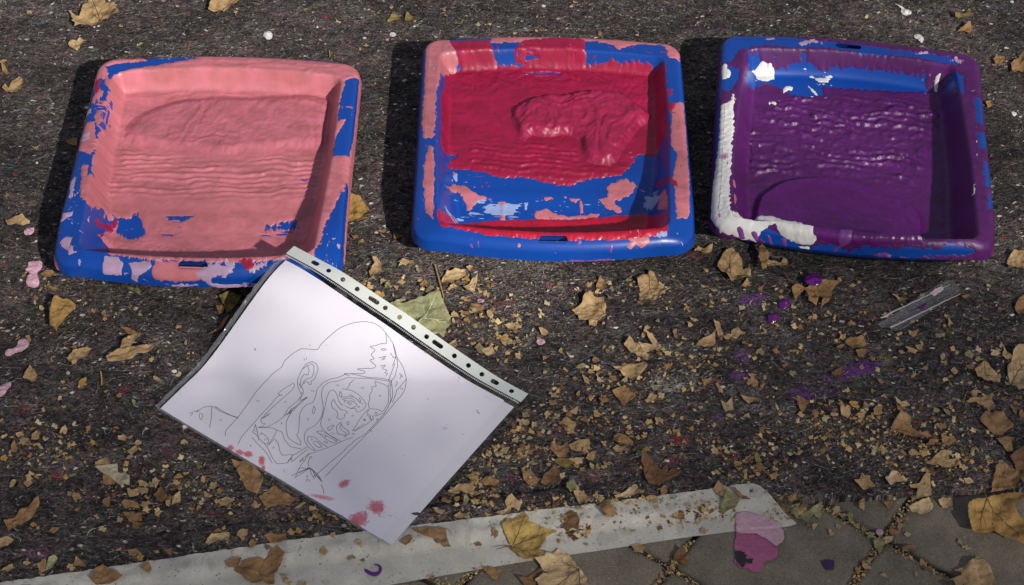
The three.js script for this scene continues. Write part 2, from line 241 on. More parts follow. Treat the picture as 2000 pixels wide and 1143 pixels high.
// ---------------------------------------------------------------- paint trays
const TW = 0.1559, TD = 0.1745, BOW = 0.0125, HR = 0.055, LIP = 0.008;
const roundBox = (u, v, a, b, r) => { const x = Math.abs(u) - a + r, y = Math.abs(v) - b + r; return Math.hypot(Math.max(x, 0), Math.max(y, 0)) + Math.min(Math.max(x, y), 0) - r; };
const outerOf = (nearD, nearBow) => (u, v) => { const q = 1 - Math.min(1, Math.abs(u) / TW) ** 2; return roundBox(u, v, TW, v < 0 ? TD + BOW * q : nearD + nearBow * q, 0.02); };
let outer;
function makeTray(spec) {
  const { px, label, flip, floor, layers, seed } = spec, [cx, cz, th] = spec.pose, c = Math.cos(th), s = Math.sin(th);
  outer = outerOf(flip ? 0.1505 : 0.1525, flip ? 0.0135 : 0.0190); const outline = outer;
  const root = thing('paint_tray', label, 'paint tray', [cx, 0, cz]); root.rotation.y = -th;
  const hw = (v) => { const w = flip ? -v : v; return 0.1355 - 0.0085 * clamp((w + 0.02) / 0.158); };
  const inner = (u, v) => { const a = hw(v), b = (flip ? (v < 0 ? 0.149 : 0.1455) : (v < 0 ? 0.149 : 0.142)) + 0.012 * (1 - Math.min(1, Math.abs(u) / a) ** 2); return roundBox(u, v, a, b, 0.012); };
  const drop = (u, v) => 0.5 * clamp(inner(u, v) - 0.001, 0, 0.022) * sstep(0.09, 0.148, v);
  const height = (u, v) => { const d = inner(u, v); return smin(HR - drop(u, v), smax(floor(v, u), HR + 0.001 + 2.3 * d, 0.010), 0.0035); };
  // a place of the photograph -> the tray's own surface coordinates
  const local = (qx, qz) => [(qx - cx) * c + (qz - cz) * s, -(qx - cx) * s + (qz - cz) * c];
  const onTray = ([x, y]) => {
    const d = ray(x, y), t0 = (HR - EYE) / d.y, p = local(d.x * t0, d.z * t0);
    if (outer(...p) > -LIP || inner(...p) > 0) { let q = p; for (let k = 0; k < 4; k++) { const t = (HR - drop(...q) - EYE) / d.y; q = local(d.x * t, d.z * t); } return q; }
    for (let yy = HR; yy > 0; yy -= 0.0005) { const t = (yy - EYE) / d.y, q = local(d.x * t, d.z * t); if (height(...q) >= yy) return q; }
    const t = (0.005 - EYE) / d.y; return local(d.x * t, d.z * t);
  };
  const conv = (text) => { const p = P(text, ...px).map(onTray); return p; };
  const region = (z) => (z.all ? { all: true } : { p: conv(z.p), amp: (z.amp ?? 0.0010) * 1.25, dry: z.dry ?? 0.0006, dir: z.dir ?? 0, soft: z.soft ?? 0, sc: z.sc ?? 1 });
  const prep = layers.map((L) => ({ ...L, on: L.on.map(region).map((z) => ({ ...z, b: z.all ? null : bounds(z.p, 0.006) })), off: (L.off ?? []).map(region).map((z) => ({ ...z, b: bounds(z.p, 0.006) })), area: L.area ? L.area.map((a) => { const p = conv(a.p); return { ...a, p, b: bounds(p, 0.03) }; }) : [] }));
  const val = (z, u, v, k) => {
    if (z.all) return 0.02;
    if (u < z.b[0] || v < z.b[1] || u > z.b[2] || v > z.b[3]) return -0.006;
    let m = -sdPoly(z.p, u, v) + z.amp * 2 * fbm(u * 190 * z.sc + k, v * 190 * z.sc, 4, seed);
    if (z.dry) { const a = z.dir ? [u * 60, v * 900] : [u * 900, v * 60]; m -= z.dry * (0.35 + 1.4 * n2(a[0] + k, a[1], seed + 5) + 0.8 * n2(a[0] * 2.3, a[1] * 2.3, seed + 2)) * sstep(0.012, 0.0, m); }
    return clamp(m, -0.006, 0.02);
  };
  const maskOf = (L, u, v) => { let m = -0.006; L.on.forEach((z, k) => { m = Math.max(m, val(z, u, v, k * 3.7)); }); L.off.forEach((z, k) => { m = Math.min(m, -val(z, u, v, k * 5.1 + 2)); }); return m; };
  const thick = (L, m, u, v, ny = 1) => { let t = (L.t ?? 0.0006) * (0.75 + 0.9 * fbm(u * 240, v * 240, 3, seed + 9)); if (L.relief) t += L.relief(u, v, L.area, m); return 0.00022 + lerp(0.35 * (L.t ?? 0.0006), Math.max(0, t), ny * ny) * sstep(0, L.edge ?? 0.002, m); };
  // surfaces: the inside with the flat flange, and the rolled lip round it
  const ST = 0.0015, nu = Math.ceil(2 * 0.160 / ST) + 1, nv = Math.ceil(2 * 0.192 / ST) + 1;
  const hole = flip ? [-0.002, -0.1705] : [-0.001, 0.1615], slot = (u, v) => Math.hypot(Math.max(Math.abs(u - hole[0]) - 0.0115, 0), v - hole[1]) - 0.0042;
  const A = { nu, nv, n: nu * nv, wrap: false, base: new Float32Array(nu * nv * 3), nrm: new Float32Array(nu * nv * 3), uv: new Float32Array(nu * nv * 2), keep: new Float32Array(nu * nv) };
  for (let j = 0; j < nv; j++) for (let i = 0; i < nu; i++) {
    const k = j * nu + i, u = -0.160 + i * ST, v = -0.192 + j * ST, y = height(u, v), e = 0.0012, gx = (height(u + e, v) - height(u - e, v)) / 2 / e, gz = (height(u, v + e) - height(u, v - e)) / 2 / e, l = Math.hypot(gx, 1, gz);
    A.base.set([u, y, v], k * 3); A.nrm.set([-gx / l, 1 / l, -gz / l], k * 3); A.uv.set([u, v], k * 2); A.keep[k] = Math.min(-(outer(u, v) + LIP), spec.noHole ? 1 : slot(u, v));
  }
  const prof = [[-LIP - 0.0004, 0, -LIP]]; for (let k = 1; k <= 6; k++) { const a = k / 6 * Math.PI / 2; prof.push([-LIP + LIP * Math.sin(a), -LIP + LIP * Math.cos(a), -LIP + LIP * a]); }
  for (let k = 1; k <= 6; k++) prof.push([0.0015 * k / 6, -LIP - 0.008 * k / 6, LIP * (Math.PI / 2 - 1) + 0.008 * k / 6]);
  const N = 720, B = { nu: N, nv: prof.length, n: N * prof.length, wrap: true, base: new Float32Array(N * prof.length * 3), nrm: new Float32Array(N * prof.length * 3), uv: new Float32Array(N * prof.length * 2), keep: new Float32Array(N * prof.length).fill(1) };
  const radial = (ca, sa, d, f = outer) => { let lo = 0, hi = 0.4; for (let k = 0; k < 30; k++) { const m = (lo + hi) / 2; if (f(ca * m, sa * m) < d) lo = m; else hi = m; } return lo; };
  prof.forEach(([d, dy, ext], j) => { for (let i = 0; i < N; i++) {
    const a = -i / N * 2 * Math.PI, ca = Math.cos(a), sa = Math.sin(a), R = radial(ca, sa, d), E = radial(ca, sa, ext), k = j * N + i;
    const ang = j === 0 ? 0 : j <= 6 ? j / 6 * Math.PI / 2 : Math.PI / 2, e = 1e-4, gx = (outer(ca * R + e, sa * R) - outer(ca * R - e, sa * R)) / 2 / e, gz = (outer(ca * R, sa * R + e) - outer(ca * R, sa * R - e)) / 2 / e, gl = Math.hypot(gx, gz) || 1;
    B.base.set([ca * R, HR + dy - drop(ca * R, sa * R), sa * R], k * 3); B.nrm.set([gx / gl * Math.sin(ang), Math.cos(ang), gz / gl * Math.sin(ang)], k * 3); B.uv.set([ca * E, sa * E], k * 2);
  } });
  const surf = [A, B]; for (const S of surf) S.off = new Float32Array(S.n);
  const build = (S, mask, off, raw) => { const pos = (i, j, o) => { const k = j * S.nu + i, t = o ? o[k] : 0; return [S.base[k * 3] + S.nrm[k * 3] * t, S.base[k * 3 + 1] + S.nrm[k * 3 + 1] * t, S.base[k * 3 + 2] + S.nrm[k * 3 + 2] * t]; }; return cutGrid(S.nu, S.nv, mask, (i, j) => pos(i, j, off), (i, j) => { const k = j * S.nu + i; return [S.uv[k * 2], S.uv[k * 2 + 1]]; }, (i, j) => { const k = j * S.nu + i; return pos(i, j, raw && S.keep[k] < raw[k] ? off : S.off); }, S.wrap); };
  const plastic = spec.plastic;
  const basin = part('basin', build(A, A.keep, null), plastic, root);
  part('rolled_lip', (() => { const g = build(B, B.keep, null); return g; })(), plastic, root);
  { // outside of the tub, and the wall of the hand hole
    const V = [], I = [], M = 160, rings = [[0.001, HR - 0.0025], [-0.005, HR - 0.02], [-0.0135, 0.012], [-0.019, 0.0012], [-0.06, 0.0008]];
    for (const [d, y] of rings) for (let i = 0; i < M; i++) { const a = -i / M * 2 * Math.PI, ca = Math.cos(a), sa = Math.sin(a), R = radial(ca, sa, d, inner); V.push(ca * R, y, sa * R); }
    for (let j = 0; j + 1 < rings.length; j++) for (let i = 0; i < M; i++) { const i2 = (i + 1) % M, a = j * M + i, b = j * M + i2; I.push(a, a + M, b, b, a + M, b + M); }
    part('tub', geom(V, I), plastic, root);
    const W = [], J = [], K = 40; for (const y of [HR - drop(...hole) - 0.0006, HR - drop(...hole) - 0.0014]) for (let i = 0; i < K; i++) { const a = i / K * 6.2832, ca = Math.cos(a), sa = Math.sin(a); W.push(hole[0] + Math.sign(ca) * 0.0115 + ca * 0.0042, y, hole[1] + sa * 0.0042); }
    for (let i = 0; i < K; i++) { const i2 = (i + 1) % K; J.push(i, i2, i + K, i2, i2 + K, i + K); }
    if (!spec.noHole) part('handle_slot', geom(W, J), plastic, root);
  }
  const pieces = prep.flatMap((L) => (L.name === 'paint_smear' || L.name === 'paint_drip' ? L.on.map((z) => ({ ...L, on: [z] })) : [L]));
  for (const L of pieces) {
    const gs = [], set = [];
    for (const S of surf) {
      const m = new Float32Array(S.n), raw = new Float32Array(S.n), off = new Float32Array(S.n), tt = new Float32Array(S.n);
      for (let k = 0; k < S.n; k++) { const u = S.uv[k * 2], v = S.uv[k * 2 + 1]; raw[k] = maskOf(L, u, v); m[k] = Math.min(raw[k], S.keep[k]); if (raw[k] > 0) tt[k] = thick(L, raw[k], u, v, S === A ? S.nrm[k * 3 + 1] : 0.8); off[k] = S.off[k] + tt[k]; }
      const g = build(S, m, off, raw); if (g) gs.push(g); set.push([S, tt]);
    }
    for (const [S, tt] of set) for (let k = 0; k < S.n; k++) S.off[k] += tt[k];
    if (gs.length) { const q = part(L.name, gs.length > 1 ? mergeGeometries(gs) : gs[0], L.mat, root); if (L.label) q.userData.label = L.label; if (L.name === 'paint_spatter' || L.name === 'paint_fleck') q.userData.kind = 'stuff'; }
  }
  return { root, onTray, height, outline };
}
const interp = (pts) => (x) => { if (x <= pts[0][0]) return pts[0][1]; for (let i = 1; i < pts.length; i++) if (x <= pts[i][0]) { const t = sstep(0, 1, (x - pts[i - 1][0]) / (pts[i][0] - pts[i - 1][0])), l = (x - pts[i - 1][0]) / (pts[i][0] - pts[i - 1][0]); return lerp(pts[i - 1][1], pts[i][1], lerp(l, t, 0.5)); } return pts[pts.length - 1][1]; };
const rampFloor = interp([[-0.17, 0.033], [-0.12, 0.030], [-0.02, 0.0255], [0.022, 0.0225], [0.048, 0.0155], [0.074, 0.0070], [0.092, 0.0050], [0.2, 0.0048]]);
const deepFloor = interp([[-0.17, 0.026], [-0.10, 0.022], [0.0, 0.016], [0.08, 0.010], [0.2, 0.006]]);
// relief of thick paint: combed ridges left by the roller, and swirled heaps
const inArea = (a, u, v) => (u < a.b[0] || v < a.b[1] || u > a.b[2] || v > a.b[3] ? -0.03 : -sdPoly(a.p, u, v));
const comb = (u, v, per, amp, warp, sd, slope = 0) => { const w = v + slope * u + warp * 1.3 * n2(u * 20, v * 30, sd) + warp * 0.5 * n2(u * 60, v * 60, sd + 3) + warp * 0.22 * n2(u * 170, v * 150, sd + 4), f = w / per, x = f - Math.floor(f), row = Math.floor(f), lump = 0.15 + 0.6 * sstep(-0.35, 0.3, n2(u * 26 + row * 5.1, row * 1.7, sd + 7)) + 0.35 * sstep(-0.2, 0.4, n2(u * 120, v * 120, sd + 11)); const r = x < 0.68 ? Math.pow(x / 0.68, 1.6) : 1 - (x - 0.68) / 0.32; return amp * r * lump; };
const swirl = (u, v, sc, sd) => { const a = n2(u * sc * 0.5, v * sc * 0.5, sd) * 5, x = u * sc + Math.cos(a) * 0.7, y = v * sc + Math.sin(a) * 0.7; return 1 - Math.abs(fbm(x, y, 3, sd + 2)) * 2.6; };
const paintTex = (() => { // streaky mixing of the paint
  const S = 512, c = canvas(S, S), g = c.getContext('2d'), im = g.createImageData(S, S), r = rng(71);
  for (let j = 0; j < S; j++) for (let i = 0; i < S; i++) { const w = fbm(i / 90, j / 90, 2, 3.7) * 30, f = fbm((i + w) / 120, (j + w) / 26, 4, 1.2), q = fbm(i / 50, j / 50, 3, 8.2), v = 226 + 34 * f + 34 * q + (r() - 0.5) * 8, o = (j * S + i) * 4; im.data[o] = clamp(v + 8, 0, 255); im.data[o + 1] = clamp(v - 10 * q, 0, 255); im.data[o + 2] = clamp(v + 16 * f, 0, 255); im.data[o + 3] = 255; }
  g.putImageData(im, 0, 0); const t = canvasTex(c); t.repeat.set(6, 6); return t;
})();
const wet = (hex, rough = 0.36) => std(hex, rough, { map: paintTex, clearcoat: 0.10, clearcoatRoughness: 0.3 });
const M_PINK = wet('#d2808a', 0.42), M_PINK2 = wet('#c67482', 0.42), M_LILAC = wet('#c3a9cb', 0.45), M_CRIM = wet('#ad1748', 0.42), M_CRIMB = wet('#b02455', 0.44), M_RED = wet('#bf1238', 0.34), M_PURP = wet('#5a1b6a', 0.45), M_PURP2 = wet('#651b77', 0.3), M_WHITE = std('#d9d9d6', 0.55), M_VIOLET = wet('#8446a0', 0.4), M_PLUM = wet('#5b2358', 0.42), M_PALE = std('#8fa3cf', 0.5);
const plastic = std('#0444a0', 0.34, { clearcoat: 0.15, clearcoatRoughness: 0.3 });

const flecks = (seed, n, boxes, long = 5) => { const r = rng(seed), o = []; for (let k = 0; k < n; k++) { const b = boxes[(r() * boxes.length) | 0], x = b[0] + r() * (b[2] - b[0]), y = b[1] + r() * (b[3] - b[1]), L = 2 + Math.pow(r(), 3) * long * 5, w = 0.9 + r() * 1.6, a = (b[4] ?? 0) + (r() - 0.5) * 0.8, c = Math.cos(a), s = Math.sin(a); o.push({ p: `${x - c * L},${y - s * L} ${x + s * w},${y - c * w} ${x + c * L},${y + s * L} ${x - s * w},${y + c * w}`, amp: 0.00015, dry: 0 }); } return o; };
const Z1 = [2.116, 80, 60], Z2 = [2.287, 780, 40], Z3 = [2.286, 1360, 40];
const tray1 = makeTray({
  label: 'blue plastic paint tray full of light salmon pink paint beside the drawing', px: Z1, pose: [-0.34228, -1.50018, -0.00922], floor: rampFloor, seed: 3.3, plastic,
  layers: [
    { name: 'paint_coat', mat: M_PINK, t: 0.0008, edge: 0.003, label: 'salmon pink paint coat',
      on: [{ all: 1 }],
      off: [
        { p: '400,96 480,88 585,84 648,113 600,122 480,142 350,162 300,182 282,212 270,150 300,138 440,124', amp: 0.0015 },
        { p: '262,200 285,250 268,300 262,340 245,420 232,470 214,530 214,592 190,602 172,600 165,640 170,690 200,722 258,742 275,772 330,768 368,776 380,755 400,748 418,790 430,840 404,860 360,868 320,842 296,834 262,838 250,858 284,905 330,930 420,944 560,950 700,957 900,952 1120,930 1150,880 1180,790 1215,720 1262,615 1290,640 1280,1120 20,1120 20,800 130,500 205,240 225,195', amp: 0.0022, dry: 0.0022 },
        { p: '1258,206 1330,180 1310,400 1276,515 1202,521 1214,450 1240,400 1262,364 1226,372 1232,300', amp: 0.0014 },
        { p: '928,796 965,800 1000,788 1072,780 1060,826 920,830', amp: 0.0012, dry: 0.004 },
        { p: '505,768 560,764 620,772 610,788 520,786', amp: 0.001, dry: 0.005, dir: 1 }, { p: '900,842 1040,838 1030,848 900,850', amp: 0.001, dry: 0.004, dir: 1 }, { p: '480,832 560,840 548,852 470,846', amp: 0.001, dry: 0.005, dir: 1 },
        { p: '240,330 300,300 272,420 240,430', amp: 0.002, dry: 0.008 }],
      area: [{ p: '330,480 480,500 620,516 760,526 900,518 1060,496 1185,486 1150,700 1060,712 900,712 700,720 500,706 330,700 220,690 210,640' }, { p: '240,90 660,100 1250,130 1240,330 1000,290 700,290 330,300 330,200' }],
      relief: (u, v, ar, m) => { const k = sstep(0, 0.012, inArea(ar[0], u, v)), w = sstep(0, 0.012, inArea(ar[1], u, v)); return k * (comb(u, v, 0.0076, 0.0028, 0.005, 4.4, 0.05) + 0.0006 * fbm(u * 160, v * 240, 3, 8.1)) + w * (0.0016 * Math.max(0, swirl(u * 0.35, v, 42, 6.6) - 0.55) + comb(u, v, 0.013, 0.0007, 0.01, 14.4)) + 0.0005 * (1 - k) * Math.max(0, swirl(u, v, 60, 16.6) - 0.3); } },
    { name: 'paint_pool', mat: M_PINK2, t: 0.0003, edge: 0.015, label: 'thick pool of pink paint',
      on: [{ p: '342,448 350,400 385,362 440,330 520,300 600,284 720,272 860,276 1000,268 1110,264 1215,272 1200,360 1190,480 1060,498 900,516 740,528 620,516 480,500 380,478', amp: 0.0006 }],
      relief: (u, v, ar, m) => 0.0048 + 0.0022 * Math.max(0, swirl(u, v, 24, 2.2) - 0.42) + 0.0005 * fbm(u * 40, v * 40, 2, 3.9) + 0.0012 * Math.max(0, swirl(u + 0.01, v, 95, 12.2) - 0.2) * Math.exp(-(((u + 0.01) ** 2 + (v + 0.07) ** 2) / 0.002)) },
    { name: 'paint_smear', mat: M_PINK, t: 0.0006, edge: 0.002, label: 'pink paint patches on the rim',
      on: [{ p: '180,380 222,372 226,440 242,500 205,512 150,492 160,440', amp: 0.0016 }, { p: '170,552 196,556 190,600 166,606', amp: 0.001 }, { p: '165,625 178,660 168,688 160,660' }, { p: '470,950 560,952 640,962 700,1000 650,1030 560,1036 460,1030 455,1000', amp: 0.0016 }, { p: '250,838 300,846 340,868 420,876 560,896 700,905 880,915 1000,900 900,945 700,952 450,946 270,925 280,900', amp: 0.0015, dry: 0.003, dir: 1 }, { p: '300,790 322,786 312,830 292,838', amp: 0.0005 }, { p: '1236,310 1288,312 1288,318 1236,316' }, { p: '228,395 260,380 236,330 216,350', amp: 0.001 }, { p: '200,290 245,230 262,250 222,320', amp: 0.002, dry: 0.004 }, { p: '236,300 300,280 290,330 228,360', amp: 0.002, dry: 0.009, dir: 1 }, { p: '225,420 285,400 270,470 215,500', amp: 0.002, dry: 0.009, dir: 1 }, { p: '180,690 240,730 250,750 190,740', amp: 0.002, dry: 0.007 }] },
    { name: 'paint_smear', mat: M_LILAC, t: 0.0006, edge: 0.002, label: 'pale lilac paint smears on the rim',
      on: [{ p: '262,930 318,934 340,960 322,1008 242,1006 250,970', amp: 0.001 }, { p: '352,962 400,955 452,950 458,975 400,1008 372,1036 345,1022 378,985', amp: 0.0014 }, { p: '470,948 640,956 800,952 796,1000 742,1018 760,960', amp: 0.001, dry: 0.003, dir: 1 }, { p: '690,962 760,965 790,990 745,1012 705,1010 696,1050 668,1036 640,1000', amp: 0.002 }, { p: '90,858 128,852 122,880 142,915 118,930 76,880', amp: 0.002 }, { p: '152,444 196,412 206,440 178,462', amp: 0.002 }, { p: '82,750 130,748 126,764 78,790', amp: 0.0014 }, { p: '180,322 208,318 206,338 178,344', amp: 0.001 }, { p: '112,620 146,600 128,690 104,700', amp: 0.002, dry: 0.004 }, { p: '152,945 168,938 160,968 148,970' }, { p: '850,975 930,945 950,960 870,1010', amp: 0.002, dry: 0.004 }, { p: '1215,872 1240,880 1238,905 1224,900' }, { p: '480,1046 560,1040 640,1050 560,1062', amp: 0.0018, dry: 0.003, dir: 1 }, { p: '700,1044 900,1040 920,1056 720,1064', amp: 0.0018, dry: 0.003, dir: 1 }, { p: '190,760 206,770 200,800 194,790', amp: 0.001 }] },
    { name: 'paint_smear', mat: M_CRIM, t: 0.0004, edge: 0.002, label: 'crimson paint smears', on: [{ p: '226,205 248,196 244,240 232,262 216,250', amp: 0.001 }, { p: '222,780 300,776 340,790 320,810 240,812', amp: 0.002, dry: 0.003, dir: 1 }, { p: '820,952 865,940 880,970 850,990', amp: 0.002 }, { p: '228,838 268,840 262,850 226,850', amp: 0.001 }] },
    { name: 'paint_smear', mat: M_VIOLET, t: 0.0005, edge: 0.001, label: 'violet paint spots on the far rim', on: [{ p: '1044,98 1066,96 1070,108 1050,112', amp: 0.0008 }, { p: '1078,112 1110,106 1140,112 1134,124 1096,130', amp: 0.0008 }, { p: '1140,108 1172,110 1172,126 1140,126', amp: 0.0008 }, { p: '1188,120 1212,124 1206,134 1184,132', amp: 0.0008 }, { p: '1070,616 1110,620 1100,630 1078,626', amp: 0.0006 }] },
    { name: 'paint_fleck', mat: M_LILAC, t: 0.0002, edge: 0.0006, label: 'thin lilac streaks and flecks', on: flecks(301, 150, [[60, 560, 180, 900, 1.9], [90, 700, 170, 900, 0.4], [240, 940, 900, 1050, 0.1], [1150, 830, 1240, 1000, 1.6], [480, 80, 620, 130, 0.1]]) },
    { name: 'paint_fleck', mat: M_PINK, t: 0.0002, edge: 0.0006, label: 'thin pink streaks and flecks', on: flecks(302, 170, [[190, 200, 290, 500, 2.1], [170, 480, 230, 760, 1.8], [240, 740, 430, 900, 0.1], [450, 940, 900, 1050, 0.1], [1200, 210, 1300, 520, 1.7], [280, 100, 600, 170, 0], [920, 780, 1070, 830, 0.1]]) },
    { name: 'paint_fleck', mat: plastic, t: 0.0001, edge: 0.0006, label: 'blue plastic showing through thin paint', on: flecks(303, 90, [[230, 300, 300, 520, 2.0], [480, 760, 640, 850, 0], [880, 780, 1060, 860, 0], [250, 110, 640, 170, 0], [260, 730, 420, 780, 1.5]]) },
  ],
});
